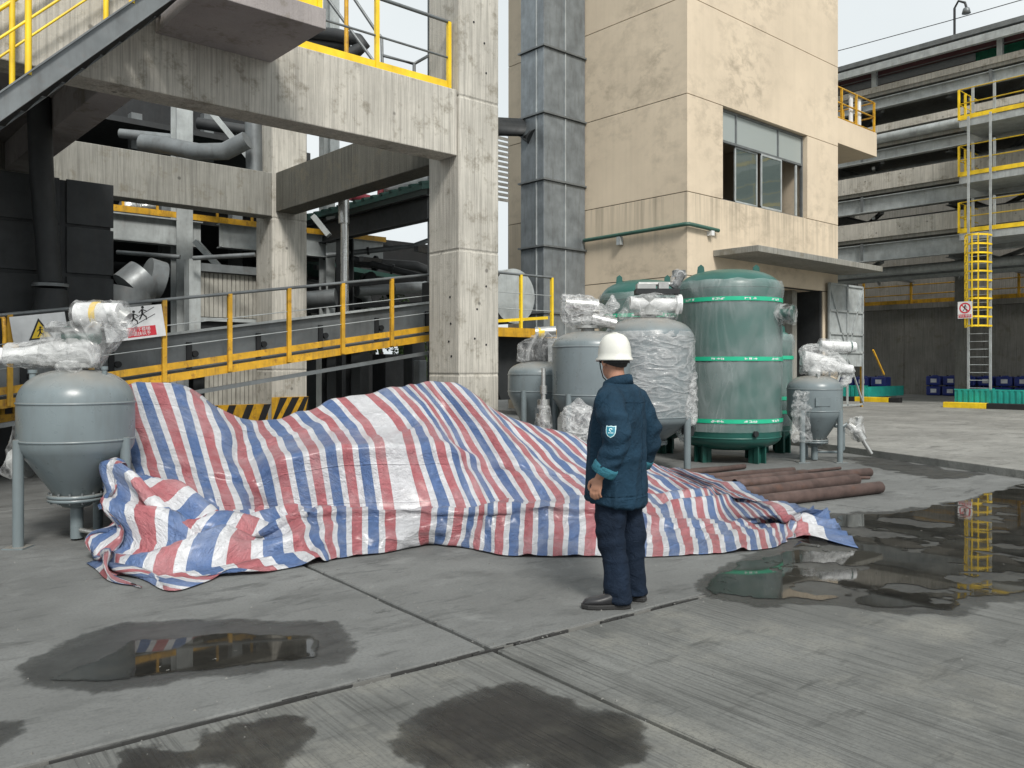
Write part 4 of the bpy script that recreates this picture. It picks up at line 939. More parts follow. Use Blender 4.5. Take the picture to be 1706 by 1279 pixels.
# ------------------------------------------------------------------ tanks
RZ = YAW - radians(90)                                  # things turned to face the yard: local x to the right, y away
def wrap_hull(name, pts, mat, parent, edge=.05, amp=.02, freq=9.0, seed=0.0, infl=.012):
    bm = bmesh.new()
    for p in pts: bm.verts.new(p)
    r = bmesh.ops.convex_hull(bm, input=bm.verts); bmesh.ops.delete(bm, geom=list({g for g in r['geom_interior'] + r['geom_unused'] if isinstance(g, bmesh.types.BMVert)}), context='VERTS')
    bmesh.ops.triangulate(bm, faces=bm.faces)
    for _ in range(7):
        e = [x for x in bm.edges if x.calc_length() > edge]
        if not e: break
        bmesh.ops.subdivide_edges(bm, edges=e, cuts=1); bmesh.ops.triangulate(bm, faces=bm.faces)
    bmesh.ops.smooth_vert(bm, verts=bm.verts, factor=.5, use_axis_x=True, use_axis_y=True, use_axis_z=True)
    bm.normal_update(); bm.verts.ensure_lookup_table()
    for v in bm.verts:
        q = v.co * freq + Vector((seed, seed * .7, 0))
        q = Vector((q.x, q.y, q.z * .8)) * .55; q += Vector((noise.noise(q*.7), noise.noise(q*.7 + Vector((3, 3, 3))), 0)) * .8
        a = (1 - min(1, abs(noise.noise(q)) * 3.0)) ; b_ = (1 - min(1, abs(noise.noise(q * 2.1 + Vector((5, 1, 2)))) * 3.0))
        v.co = v.co + v.normal * (infl + amp * (a * .9 + b_ * .4 - .4))
    for f in bm.faces: f.smooth = True
    me = bpy.data.meshes.new(name); bm.to_mesh(me); bm.free(); me.materials.append(M(mat))
    o = bpy.data.objects.new(name, me); COL.objects.link(o); o.parent = parent; return o
def capsule_pts(p, q, r, n=8, r2=None):
    p = Vector(p); q = Vector(q); u, v = basis(q - p); r2 = r2 or r
    return [p + (u*cos(2*pi*k/n) + v*sin(2*pi*k/n))*r for k in range(n)] + [q + (u*cos(2*pi*k/n) + v*sin(2*pi*k/n))*r2 for k in range(n)]
def dome(r, z0, z1, n=9, up=True):
    out = []
    for k in range(n + 1):
        t = k / n * pi / 2; out.append((max(r * cos(t) ** .75, .0001) if k < n else .0001, z0 + (z1 - z0) * sin(t)))
    return out
def tank(name, label, px, d, r, apex, sh, lw, zf, rf_, mat='tank_grey', leg_a=(-130, -50, 90), leg_r=.045, leg_in=.98, bolts=True):
    loc = at(px, 612, d); loc.z = 0
    t = thing(name, label, 'tank', loc, RZ)
    kn = lw - (sh - lw) * .0 - .09
    prof = [(rf_ * .93, zf + .02), (rf_, zf + .03), (r * .93, kn - .02), (r * .985, kn + .03), (r, lw), (r, sh)] + dome(r, sh, apex)[1:]
    s = MB(); s.lathe(prof, 48); s.build('shell', mat, t, local=True)
    for z in (sh, lw):
        s = MB(); s.lathe([(r-.004, z-.012), (r+.007, z-.006), (r+.007, z+.006), (r-.004, z+.012)], 48); s.build('weld_ring', mat, t, local=True)
    s = MB(); s.lathe([(rf_, zf), (rf_ + .05, zf), (rf_ + .05, zf + .028), (rf_, zf + .028)], 32); fl = s.build('flange', mat, t, local=True)
    s = MB(); s.lathe([(.0001, zf - .11), (rf_ * .6, zf - .085), (rf_ * .95, zf - .03), (rf_ + .05, zf - .03), (rf_ + .05, zf - .004), (rf_ * .5, zf - .003)], 32); s.build('bottom_cover', mat, t, local=True)
    if bolts:
        for k in range(14):
            a = 2*pi*k/14; s = MB(); s.cyl(((rf_+.03)*cos(a), (rf_+.03)*sin(a), zf-.045), ((rf_+.03)*cos(a), (rf_+.03)*sin(a), zf+.05), .011, 6); s.build('bolt', 'steel_grey', fl, local=True)
    s = MB(); s.cyl((0, 0, zf-.1), (0, 0, .02), .055, 14); s.build('outlet_pipe', mat, t, local=True)
    for a in leg_a:
        a = radians(a); x, y = r*leg_in*cos(a), r*leg_in*sin(a)
        s = MB(); s.cyl((x, y, .012), (x, y, lw + .02), leg_r, 14); lg = s.build('leg', mat, t, local=True)
        s = MB(); s.box(x-.09, x+.09, y-.09, y+.09, 0, .012); s.build('foot_plate', mat, lg, local=True)
    return t
def nozzle(t, x, y, z0, z1, r=.03, mat='tank_grey'):
    s = MB(); s.cyl((x, y, z0), (x, y, z1), r, 12); s.cyl((x, y, z1-.02), (x, y, z1+.01), r*1.35, 12); s.build('nozzle', mat, t, local=True)

# --- near tank at the left
A = tank('pressure_tank', 'grey pressure tank nearest the camera at the left end of the tarpaulin', 128, 7.6, .482, 1.545, 1.245, .915, .395, .19, leg_a=(-135, -8, 95))
nozzle(A, -.34, -.1, 1.38, 1.53); nozzle(A, .28, -.06, 1.4, 1.56, .022)
s = MB(); s.cyl((.0, 0, 1.52), (0, 0, 1.82), .09, 16); s.cyl((0, 0, 1.56), (0, 0, 1.6), .17, 20); s.build('valve_neck', 'motor_grey', A, local=True)
s = MB(); s.cyl((-.22, 0, 1.68), (.16, 0, 1.70), .115, 18); s.cyl((-.46, 0, 1.67), (-.22, 0, 1.68), .075, 16, .11); s.cyl((-.72, 0, 1.665), (-.46, 0, 1.67), .072, 16); s.build('air_cylinder', 'white_paint', A, local=True)
s = MB(); s.cyl((-.76, 0, 1.665), (-.7, 0, 1.665), .085, 16); s.build('cylinder_cap', 'motor_grey', A, local=True)
s = MB(); s.box(-.24, .2, -.1, .1, 1.88, 1.92); s.build('valve_plate', 'steel_dark', A, local=True)
s = MB(); s.cyl((-.1, 0, 1.86), (.2, -.02, 1.84), .075, 14); s.build('valve_body', 'tank_green_dark', A, local=True)
mo = MB(); mo.cyl((.02, -.02, 2.04), (.2, -.02, 2.045), .105, 18); mo.cyl((.2, -.02, 2.045), (.4, -.02, 2.045), .098, 18); mo = mo.build('actuator_motor', 'white_paint', A, local=True)
s = MB(); s.cyl((.165, -.02, 2.045), (.215, -.02, 2.045), .108, 18); s.build('yellow_tag', 'yellow_clean', mo, local=True)
s = MB(); s.cyl((.4, -.02, 2.045), (.47, -.02, 2.0), .06, 12); s.build('cable_gland', 'motor_grey', mo, local=True)
wrap_hull('plastic_wrap', capsule_pts((-.62, 0, 1.665), (.16, 0, 1.70), .1, 10, .13), 'plastic_wrap', A, .035, .018, 10, 1)
wrap_hull('plastic_wrap', capsule_pts((.0, -.02, 2.04), (.44, -.02, 2.045), .112, 10), 'plastic_loose', A, .035, .02, 12, 2)
wrap_hull('plastic_wrap', [(-.3, -.12, 1.58), (.2, -.16, 1.55), (.14, .14, 1.55), (.42, -.1, 1.86), (.42, .1, 1.9), (.1, -.14, 2.0), (-.24, -.1, 1.92), (-.24, .1, 1.92), (.38, 0, 2.0), (-.36, 0, 1.7)], 'plastic_loose', A, .035, .035, 8, 3)
wrap_hull('plastic_wrap', capsule_pts((.34, -.05, 2.05), (.5, -.05, 1.88), .07, 8), 'plastic_wrap', A, .03, .025, 14, 4)
wrap_hull('plastic_wrap', capsule_pts((-.05, -.2, 1.56), (.12, -.2, 1.55), .05, 8), 'plastic_wrap', A, .03, .02, 14, 5)
s = MB(); s.cyl((-.62, .1, .72), (-.44, .05, .72), .1, 16); s.cyl((-.5, .08, .7), (-.47, .08, .7), .15, 18); s.build('side_valve', 'motor_grey', A, local=True)
wrap_hull('plastic_wrap', [(-.62, -.1, .62), (-.62, .1, .6), (-.5, -.12, .58), (-.46, .1, .58), (-.55, 0, 1.05), (-.52, .1, 1.02), (-.62, 0, .8), (-.44, -.05, .9)], 'plastic_loose', A, .035, .03, 9, 6)
s = MB(); s.tube([(.06, -.05, .1), (.3, -.12, .08), (.42, -.16, .06)], .022, 8); s.build('drain_hose', 'silver', A, local=True)

# --- group behind the tarpaulin
B = tank('pressure_tank', 'small grey pressure tank half hidden next to the main concrete column', 897, 13.5, .49, 1.66, 1.45, 1.18, .45, .19, leg_a=(-120, -60, 90))
s = MB(); s.cyl((-.05, 0, 2.12), (.28, 0, 2.14), .09, 16); s.build('actuator_motor', 'silver', B, local=True)
s = MB(); s.cyl((.0, 0, 2.12), (.1, 0, 2.12), .093, 16); s.build('motor_band', 'yellow_clean', B, local=True)
s = MB(); s.box(-.25, .15, -.1, .1, 1.66, 1.95); s.build('valve_block', 'steel_dark', B, local=True)
wrap_hull('plastic_wrap', [(-.36, -.14, 1.66), (-.36, .1, 1.66), (.3, -.16, 1.66), (.36, .1, 1.7), (-.3, 0, 1.93), (-.05, -.1, 2.12), (.3, -.1, 2.05), (.2, .1, 2.1)], 'plastic_loose', B, .045, .05, 7, 7)
C_ = tank('pressure_tank', 'tall plain grey pressure tank left of the worker with wrapped valve on top', 985, 12.45, .575, 2.10, 1.86, 1.16, .45, .2)
s = MB(); s.cyl((-.05, 0, 2.08), (-.05, 0, 2.4), .1, 16); s.cyl((-.05, 0, 2.14), (-.05, 0, 2.18), .18, 18); s.build('valve_neck', 'motor_grey', C_, local=True)
s = MB(); s.cyl((-.38, 0, 2.5), (.1, 0, 2.46), .12, 16); s.cyl((.0, -.1, 2.28), (.35, -.1, 2.2), .09, 14); s.build('air_cylinder', 'silver', C_, local=True)
wrap_hull('plastic_wrap', [(-.42, -.15, 2.62), (-.42, .1, 2.6), (-.42, -.12, 2.22), (-.3, .1, 2.16), (.25, -.2, 2.2), (.3, .1, 2.2), (.0, -.15, 2.6), (.05, .1, 2.56), (.28, -.1, 2.4)], 'plastic_wrap', C_, .045, .05, 7, 8)
wrap_hull('plastic_wrap', capsule_pts((.26, -.1, 2.5), (.36, -.1, 2.4), .08, 8) + [Vector((.3, -.1, 2.62))], 'plastic_wrap', C_, .04, .02, 9, 9)
s = MB(); s.tube([(-.2, -.55, .55), (-.42, -.6, .52), (-.62, -.55, .56)], .035, 8); s.build('feed_hose', 'motor_grey', C_, local=True)
wrap_hull('plastic_bag', [(-.48, -.8, .75), (-.4, -.95, .55), (-.1, -.95, .5), (.0, -.8, .8), (-.25, -.7, 1.12), (-.42, -.7, 1.0), (-.06, -.7, 1.02), (-.5, -.6, .6), (.0, -.6, .6)], 'plastic_wrap', C_, .04, .06, 7, 10)
sv = MB()
for k, (rr_, z0, z1) in enumerate(((.03, 1.3, 1.55), (.05, 1.18, 1.3), (.035, 1.1, 1.18), (.085, .98, 1.1), (.06, .9, .98), (.1, .78, .9), (.07, .66, .78), (.11, .58, .66))): sv.lathe([(rr_, z0), (rr_, z1)], 14, (-.72, -.35, 0))
sv.build('valve_train', 'silver', C_, local=True)
wrap_hull('plastic_wrap', capsule_pts((-.72, -.35, .6), (-.72, -.35, 1.0), .13, 8, .09), 'plastic_loose', C_, .04, .03, 9, 11)

D = tank('pressure_tank', 'tall grey tank tightly wrapped in clear plastic behind the worker', 1080, 12.9, .68, 2.32, 2.02, .82, .42, .24, leg_a=(-140, -40, 90), leg_r=.052)
s = MB(); n_, m_ = 64, 26; V = []
for j in range(m_ + 1):
    zz = .74 + (2.1 - .74) * j / m_
    for i in range(n_):
        a = 2*pi*i/n_; ns = noise.noise((cos(a)*2.2, sin(a)*2.2, zz*5)) ; ns2 = 1 - abs(noise.noise((cos(a)*3.5+4, sin(a)*3.5, zz*9 + 2*sin(a*3))))*2
        r_ = .695 + .02*ns + .022*ns2 - (.05 if zz > 2.02 else 0) * (zz-2.02)/.1 - max(0, .86 - zz) * .8
        V.append((r_*cos(a), r_*sin(a), zz))
s.add(V, [(j*n_+i, j*n_+(i+1) % n_, (j+1)*n_+(i+1) % n_, (j+1)*n_+i) for j in range(m_) for i in range(n_)], True); s.build('plastic_wrap', 'plastic_tight', D, local=True)
s = MB(); s.cyl((.0, 0, 2.3), (0, 0, 2.66), .12, 16); s.cyl((0, 0, 2.36), (0, 0, 2.4), .22, 20); s.build('valve_neck', 'motor_grey', D, local=True)
s = MB(); s.box(-.2, .46, -.14, .14, 2.68, 2.76); s.build('valve_plate', 'steel_black', D, local=True)
s = MB(); s.box(-.18, .1, -.1, .1, 2.76, 2.84); s.box(.15, .3, -.08, .08, 2.76, 2.86); s.cyl((-.15, 0, 2.84), (.4, 0, 2.84), .035, 10); s.build('valve_body', 'motor_grey', D, local=True)
s = MB(); s.cyl((-.28, -.02, 2.55), (.42, -.02, 2.53), .1, 16); s.cyl((.42, -.02, 2.53), (.5, -.02, 2.53), .15, 16); s.build('air_cylinder', 'white_paint', D, local=True)
s = MB(); s.cyl((.38, .0, 2.78), (.52, .0, 2.98), .06, 12); s.box(.38, .56, -.07, .07, 2.95, 3.05); s.build('actuator_motor', 'steel_grey', D, local=True)
wrap_hull('plastic_wrap', [(-.45, -.15, 2.33), (-.45, .1, 2.35), (.4, -.2, 2.3), (.4, .15, 2.32), (-.12, -.14, 2.7), (.5, -.12, 2.64), (.5, .1, 2.64), (-.3, 0, 2.62)], 'plastic_loose', D, .045, .04, 7, 12)
wrap_hull('plastic_wrap', capsule_pts((.4, -.02, 2.84), (.5, -.02, 3.02), .08, 8), 'plastic_loose', D, .04, .03, 9, 13)
s = MB(); s.cyl((.5, -.2, .62), (.62, -.28, .6), .08, 14); s.build('side_valve', 'steel_dark', D, local=True)
wrap_hull('plastic_wrap', [(.6, -.42, .88), (.68, -.28, .9), (.45, -.5, .86), (.62, -.4, .7), (.5, -.45, .72), (.66, -.3, 1.5), (.6, -.4, 1.5)], 'plastic_wrap', D, .045, .04, 8, 14)
wrap_hull('plastic_wrap', [(.35, -.2, .75), (.62, -.2, .7), (.4, .1, .7), (.6, .1, .5), (.45, -.25, .45), (.55, 0, .42)], 'plastic_loose', D, .045, .04, 8, 15)

G_ = tank('pressure_tank', 'short grey pressure tank at the right end of the tank group', 1357, 14.1, .445, 1.43, 1.2, .84, .33, .17, leg_a=(-135, -45, 90))
s = MB(); s.box(-.14, .1, -.452, -.437, .93, 1.07); s.build('name_plate', 'tank_grey', G_, local=True)
nozzle(G_, -.03, -.25, 1.36, 1.45, .03, 'silver')
s = MB(); s.cyl((.0, 0, 1.4), (0, 0, 1.6), .1, 14); s.cyl((-.2, 0, 1.72), (.3, 0, 1.6), .13, 16); s.cyl((.3, 0, 1.6), (.62, 0, 1.52), .08, 14); s.build('air_cylinder', 'white_paint', G_, local=True)
s = MB(); s.cyl((.1, 0, 1.93), (.68, 0, 1.9), .085, 16); s.cyl((.56, 0, 1.906), (.63, 0, 1.903), .095, 16); s.build('actuator_motor', 'white_paint', G_, local=True)
s = MB(); s.cyl((.585, 0, 1.905), (.61, 0, 1.904), .1, 16); s.build('motor_band', 'tank_green_dark', G_, local=True)
wrap_hull('plastic_wrap', [(-.22, -.12, 1.9), (-.2, .1, 1.9), (-.24, -.12, 1.5), (-.2, .1, 1.48), (.1, -.16, 1.46), (.4, -.14, 1.48), (.62, -.1, 1.5), (.62, .1, 1.55), (.3, -.1, 1.82), (.1, .1, 1.94), (.4, 0, 1.42)], 'plastic_wrap', G_, .045, .045, 8, 16)
wrap_hull('plastic_wrap', capsule_pts((.08, 0, 1.93), (.62, 0, 1.9), .1, 9), 'plastic_loose', G_, .04, .03, 10, 17)
wrap_hull('plastic_wrap', [(.42, -.1, 1.42), (.5, .1, 1.42), (.6, -.06, 1.3), (.4, -.05, 1.2), (.66, 0, 1.45)], 'plastic_wrap', G_, .04, .03, 10, 18)
s = MB(); s.tube([(.3, -.1, .6), (.42, -.12, .58), (.5, -.12, .62)], .04, 10); s.tube([(.44, -.12, .58), (.44, -.12, .2), (.4, -.1, .15), (-.05, 0, .15)], .025, 8); s.build('drain_pipe', 'tank_grey', G_, local=True)
s = MB(); s.cyl((.5, -.12, .62), (.66, -.14, .5), .06, 12); s.cyl((.66, -.14, .5), (.74, -.15, .36), .085, 12); s.cyl((.72, -.15, .4), (.88, -.17, .13), .035, 10); s.cyl((.66, -.14, .5), (.7, -.14, .72), .07, 12); s.build('discharge_valve', 'silver', G_, local=True)
wrap_hull('plastic_wrap', capsule_pts((.5, -.12, .6), (.72, -.14, .42), .09, 8) + [Vector((.62, -.14, .76)), Vector((.75, -.14, .74))], 'plastic_loose', G_, .04, .04, 9, 19)
wrap_hull('plastic_wrap', [(-.48, -.46, 1.18), (-.26, -.46, 1.18), (-.4, -.5, .7), (-.3, -.46, .6), (-.52, -.4, .35), (-.2, -.4, .35), (-.38, -.3, 1.1), (-.35, -.3, .4)], 'plastic_loose', G_, .045, .05, 8, 20)

# --- green air receivers
def receiver(label, px, d, r, apex, sh, zb, strapz, seed, legs=True, film=True, sag=.0):
    loc = at(px, 612, d); loc.z = 0; t = thing('air_receiver', label, 'tank', loc, RZ)
    s = MB(); s.lathe([(.0001, zb - .24)] + [(r*sin(k/8*pi/2)**.8, zb - .24*cos(k/8*pi/2)) for k in range(1, 9)] + [(r, sh)] + dome(r, sh, apex)[1:], 56); s.build('shell', 'tank_green', t, local=True)
    for z in (sh, zb):
        s = MB(); s.lathe([(r-.004, z-.015), (r+.008, z-.006), (r+.008, z+.006), (r-.004, z+.015)], 56); s.build('weld_ring', 'tank_green', t, local=True)
    for k in range(4):
        a = radians(45 + 90*k - 12); x, y = r*.72*cos(a), r*.72*sin(a)
        s = MB(); s.box(-.1, .1, -.016, .016, 0, zb); s.box(-.1, -.07, -.1, .1, 0, zb); s.box(.07, .1, -.1, .1, 0, zb); o = s.build('leg', 'tank_green_dark', t, local=True); o.location = (x, y, 0); o.rotation_euler = (0, 0, a + pi/2)
    for sx in (-1, 1):
        x = sx * r * .55; s = MB(); s.prism([(x-.07, 0, apex-.12), (x+.07, 0, apex-.12), (x+.05, 0, apex+.06), (x, 0, apex+.1), (x-.05, 0, apex+.06)], (0, .03, 0)); s.build('lifting_lug', 'tank_green', t, local=True)
    if film:
        s = MB(); n_ = 72; zs = [zb + .1 + (sh + .12 - zb - .1) * j / 40 for j in range(41)]; V = []
        for z in zs:
            for i in range(n_):
                a = 2*pi*i/n_; top = max(0, (z - strapz[-1]) / (sh + .12 - strapz[-1]))
                f = noise.noise((cos(a)*3+seed, sin(a)*3, z*1.2)) * .012 + (1-abs(noise.noise((cos(a)*5+seed, sin(a)*5, z*4)))*2) * (.006 + .03*top)
                rr_ = r + .016 + f + .02*top - max(0, z - sh) * .5
                for zz in strapz: rr_ -= .012 * math.exp(-((z-zz)/.04)**2)
                V.append((rr_*cos(a), rr_*sin(a), z + .03*top*noise.noise((a*4, seed, 0))))
        s.add(V, [(j*n_+i, j*n_+(i+1) % n_, (j+1)*n_+(i+1) % n_, (j+1)*n_+i) for j in range(40) for i in range(n_)], True); s.build('plastic_film', 'plastic_film', t, local=True)
    for zz in strapz:
        s = MB(); R = r + .026; s.lathe([(R, zz-.033), (R+.001, zz+.033)], 64); s.f.pop(); s.f.pop(); s.sm.pop(); s.sm.pop(); st_ = s.build('strap', 'strap_green', t, local=True)
        for k in range(int(2*pi*R/.52)):
            a0 = k*.52/R; s = MB()
            rs = random.Random(k*7+int(zz*10))
            for ch in range(3):                     # white print on the tape: three square characters
                for q in range(5):
                    aa = a0 + (ch*.075 + rs.uniform(0, .045)) / R; w2 = rs.choice((.04, .012)) / R; h2 = .008 if w2 > .02/R else .03; z2 = zz + rs.uniform(-.016, .016) * (1 if h2 < .02 else .2)
                    s.quad(*[((R+.002)*cos(aa+dx), (R+.002)*sin(aa+dx), z2+dz) for dx, dz in ((-w2/2, -h2/2), (w2/2, -h2/2), (w2/2, h2/2), (-w2/2, h2/2))])
            s.build('tape_print', 'white_paint', st_, local=True)
    return t
E = receiver('large green air receiver under plastic film with three printed green straps', 1214, 14.2, .85, 3.2, 2.86, .42, (.70, 1.70, 2.66), 1.0)
s = MB(); s.cyl((.7, -.55, 2.42), (.86, -.66, 2.42), .09, 16); s.cyl((.84, -.65, 2.42), (.88, -.67, 2.42), .14, 18); s.build('flange_nozzle', 'tank_green_dark', E, local=True)
wrap_hull('plastic_wrap', capsule_pts((.66, -.5, 2.42), (.88, -.68, 2.42), .16, 10), 'plastic_loose', E, .05, .03, 7, 21)
s = MB(); s.cyl((.2, -.84, .5), (.22, -.875, .5), .05, 12); s.build('drain_port', 'steel_black', E, local=True)
F = receiver('green air receiver standing behind the wrapped grey tank, only its dome showing', 1072, 15.8, .82, 3.2, 2.8, .42, (.70, 1.70, 2.5), 2.0)
H = receiver('slim green receiver squeezed behind the large one, wrapped with two green straps', 1284, 15.6, .38, 2.25, 2.05, .4, (.75, 1.0, 1.74), 3.0)

# ------------------------------------------------------------------ steel pipes on the ground
pl = [((1260, 836), (1466, 812), .073, 'nearest thick brown steel pipe, reaching farthest right'),
      ((1240, 822), (1427, 799), .073, 'second thick brown steel pipe from the camera'),
      ((1180, 806), (1341, 790), .066, 'shorter thick brown pipe in the middle of the pipe heap'),
      ((1300, 800), (1449, 787), .062, 'thick brown pipe behind the middle, ending beside the thin rods'),
      ((1150, 797), (1322, 784), .05, 'slim brown pipe lying behind the thick ones'),
      ((1340, 797), (1449, 796), .02, 'thin brown rod poking out between two thick pipes'),
      ((1330, 787), (1400, 780), .022, 'thin dark rod lying farthest back to the right'),
      ((1130, 790), (1240, 777), .04, 'slim dark pipe lying farthest back to the left'),
      ((1110, 787), (1215, 779), .03, 'thin dark pipe beside the farthest slim one')]
PSEG = []
for a, c, r, lab in pl:
    p, q = gp(*a, z=r), gp(*c, z=r); p.z = q.z = r + .004; dr_ = (q - p).normalized(); p2 = p - dr_ * (.8 if r > .06 else .5); PSEG.append((p2.copy(), q.copy(), r))
    t = thing('steel_pipe', lab, 'pipe', p, 0, 'brown steel pipes on the ground'); wl = .008
    u, v = basis(dr_); s = MB(); n_ = 18; R_ = []
    for c_, rad in ((p2, r), (q, r), (q, r-wl), (q - dr_*.3, r-wl)): R_ += [c_ + (u*cos(2*pi*k/n_)+v*sin(2*pi*k/n_))*rad for k in range(n_)]
    s.add(R_, [(j*n_+k, j*n_+(k+1) % n_, (j+1)*n_+(k+1) % n_, (j+1)*n_+k) for j in range(3) for k in range(n_)], True); s.add(R_[-n_:], [tuple(range(n_))])
    o = s.build('pipe_wall', 'rust_pipe', t)
    for pol in o.data.polygons: pol.use_smooth = True

# ------------------------------------------------------------------ striped tarpaulin: laid over hidden gear, relaxed as cloth
def tarp():
    # rows: ridge, upper slope, lower slope, valley, roll, face, hem ; (px, py, depth) of the draped sheet; hem lies on the ground
    cols = [
     [(118,655,8.95),(124,712,8.75),(136,770,8.45),(176,800,7.75),(182,800,7.4),(170,868,7.0),(166,930,0)],
     [(150,650,8.9),(162,706,8.65),(180,768,8.35),(196,790,7.65),(178,778,7.3),(176,880,6.85),(186,958,0)],
     [(184,645,8.8),(198,702,8.55),(216,766,8.2),(222,800,7.8),(206,772,7.3),(196,890,6.7),(214,968,0)],
     [(214,640,8.75),(230,700,8.45),(252,765,8.1),(262,815,7.9),(192,776,7.35),(166,872,6.95),(172,948,0)],
     [(252,637,8.75),(276,700,8.45),(300,770,8.1),(318,840,7.8),(238,790,7.15),(205,900,6.6),(250,974,0)],
     [(300,638,8.8),(318,705,8.45),(338,780,8.1),(352,846,7.8),(300,842,7.0),(262,920,6.35),(300,970,0)],
     [(345,664,8.9),(364,722,8.5),(384,790,8.15),(398,846,7.85),(352,862,6.95),(335,925,6.35),(372,962,0)],
     [(385,688,9.1),(402,742,8.7),(420,796,8.3),(436,848,8.2),(415,872,7.05),(420,915,6.6),(440,950,0)],
     [(428,704,9.3),(448,732,9.0),(466,764,8.35),(484,850,8.2),(490,850,7.08),(500,900,6.85),(520,938,0)],
     [(500,684,9.7),(536,718,9.45),(554,745,8.5),(570,850,8.35),(572,846,7.25),(572,895,7.05),(575,930,0)],
     [(560,668,10.0),(606,713,9.7),(624,740,8.6),(640,850,8.4),(642,845,7.3),(642,890,7.15),(640,922,0)],
     [(615,656,10.2),(668,707,9.8),(684,740,8.75),(712,848,8.5),(712,846,7.38),(708,885,7.25),(706,908,0)],
     [(665,646,10.4),(716,696,9.95),(742,746,9.0),(782,842,8.6),(778,848,7.38),(772,885,7.3),(768,912,0)],
     [(712,640,10.4),(764,700,10.05),(806,772,9.5),(846,834,8.7),(840,842,7.35),(836,890,7.2),(834,926,0)],
     [(756,640,10.4),(822,706,9.85),(868,776,9.4),(906,832,8.7),(902,839,7.4),(900,890,7.2),(898,928,0)],
     [(800,670,10.6),(870,736,10.1),(922,792,9.5),(960,824,8.7),(962,841,7.45),(962,890,7.25),(960,928,0)],
     [(855,694,10.8),(920,748,10.2),(974,796,9.55),(1016,828,8.75),(1024,846,7.55),(1026,895,7.25),(1024,928,0)],
     [(905,712,11.0),(970,762,10.4),(1030,802,9.6),(1076,840,8.7),(1084,868,7.9),(1090,905,7.3),(1090,928,0)],
     [(960,732,11.2),(1025,776,10.6),(1088,814,9.7),(1132,850,8.7),(1146,880,7.9),(1156,908,7.4),(1158,925,0)],
     [(1020,752,11.4),(1085,788,10.7),(1150,824,9.8),(1190,856,8.8),(1206,880,8.05),(1220,903,7.5),(1226,921,0)],
     [(1085,772,11.2),(1150,800,10.2),(1210,830,9.2),(1250,856,8.2),(1268,874,8.2),(1284,893,7.75),(1292,912,0)],
     [(1140,786,10.5),(1205,808,9.5),(1265,834,8.4),(1305,852,7.95),(1322,862,8.5),(1330,878,8.15),(1334,896,0)],
     [(1178,792,10.3),(1240,812,9.3),(1296,836,8.35),(1342,842,8.3),(1366,850,8.8),(1378,880,8.2),(1412,907,0)]]
    K = []
    for c in cols:
        row = []
        r1 = at(*c[0])
        bk = r1 + FW * .55; bk.z = max(.03, r1.z * .55); b0 = r1 + FW * .95; b0.z = .02
        row += [b0, bk]
        cc = list(c[:-1])
        a3, a4, a5, a6 = cc[2], cc[3], cc[4], cc[5]
        k3 = (a3[0]+(a4[0]-a3[0])*.14, a3[1]+(a4[1]-a3[1])*.17, a3[2]+(a4[2]-a3[2])*.05)       # just under the shelf edge
        k5 = (a5[0]+(a6[0]-a5[0])*.2, a5[1]+(a6[1]-a5[1])*.24, a5[2]+(a6[2]-a5[2])*.10)       # front shoulder of the roll
        for p in (cc[0], cc[1], a3, k3, a4, a5, k5, a6):
            v = at(*p); v.z = max(v.z, .03); row.append(v)
        h = gp(c[-1][0], c[-1][1]); h.z = .012; row.append(h)
        K.append(row)
    K = np.array([[tuple(p) for p in r] for r in K])             # cols x rows x 3
    def spline(A, n, axis):
        A = np.moveaxis(A, axis, 0); m = A.shape[0]
        t = np.linspace(0, m-1, n); i = np.clip(t.astype(int), 0, m-2); f = (t-i)[:, None, None]
        p0, p1, p2, p3 = A[np.clip(i-1, 0, m-1)], A[i], A[i+1], A[np.clip(i+2, 0, m-1)]
        tau = .34
        m1, m2 = (p2-p0)*tau, (p3-p1)*tau
        R = (2*f**3-3*f**2+1)*p1 + (f**3-2*f**2+f)*m1 + (-2*f**3+3*f**2)*p2 + (f**3-f**2)*m2
        return np.moveaxis(R, 0, axis)
    NU, NV = 250, 150
    # even out the rows by length so cells stay square
    P = spline(K, NU, 0)
    def resample(P, n):
        out = np.zeros((P.shape[0], n, 3)); fine = spline(P, 400, 1)
        w_ = np.linalg.norm(np.diff(fine, axis=1), axis=2).mean(0); s_ = np.concatenate([[0], np.cumsum(w_)]); tt = np.linspace(0, s_[-1], n)
        for k in range(3):
            for i in range(P.shape[0]): out[i, :, k] = np.interp(tt, s_, fine[i, :, k])
        return out, s_[-1]
    P, LV = resample(P, NV)
    # stripe coordinate: measured across the lower slope
    jm = int(NV * .52); du = np.linalg.norm(np.diff(P[:, jm-8:jm+8].mean(1), axis=0), axis=1); u = np.concatenate([[0], np.cumsum(du)])
    # re-space columns evenly in u
    ut = np.linspace(0, u[-1], NU); Q = np.zeros_like(P)
    for j in range(NV):
        for k in range(3): Q[:, j, k] = np.interp(ut, u, P[:, j, k])
    P = Q; T = P.copy()
    hu = u[-1] / (NU-1)
    iu = np.linspace(0, 1, NU)[:, None]; jv = np.linspace(0, 1, NV)[None, :]
    # how much spare cloth: gathered heap at the left front, some along the front roll, little on the slopes
    jh = np.clip((jv - .62) / .10, 0, 1); heap = jh * np.clip((.30 - iu) / .10, 0, 1); roll = jh * np.clip((jv-.66)/.1, 0, 1)
    tip = np.clip((iu - .93) / .05, 0, 1) * np.clip((jv-.55)/.2, 0, 1)
    slack_u = 1.040 + .34*heap + .09*roll + .3*tip; slack_v = 1.030 + .62*heap + .08*roll + .3*tip
    hold = .022*(1-jh) + .022 + .06*roll*(1-heap); hold = hold * (1 - .75*heap) * (1-.6*tip)
    rs = np.random.RandomState(7)
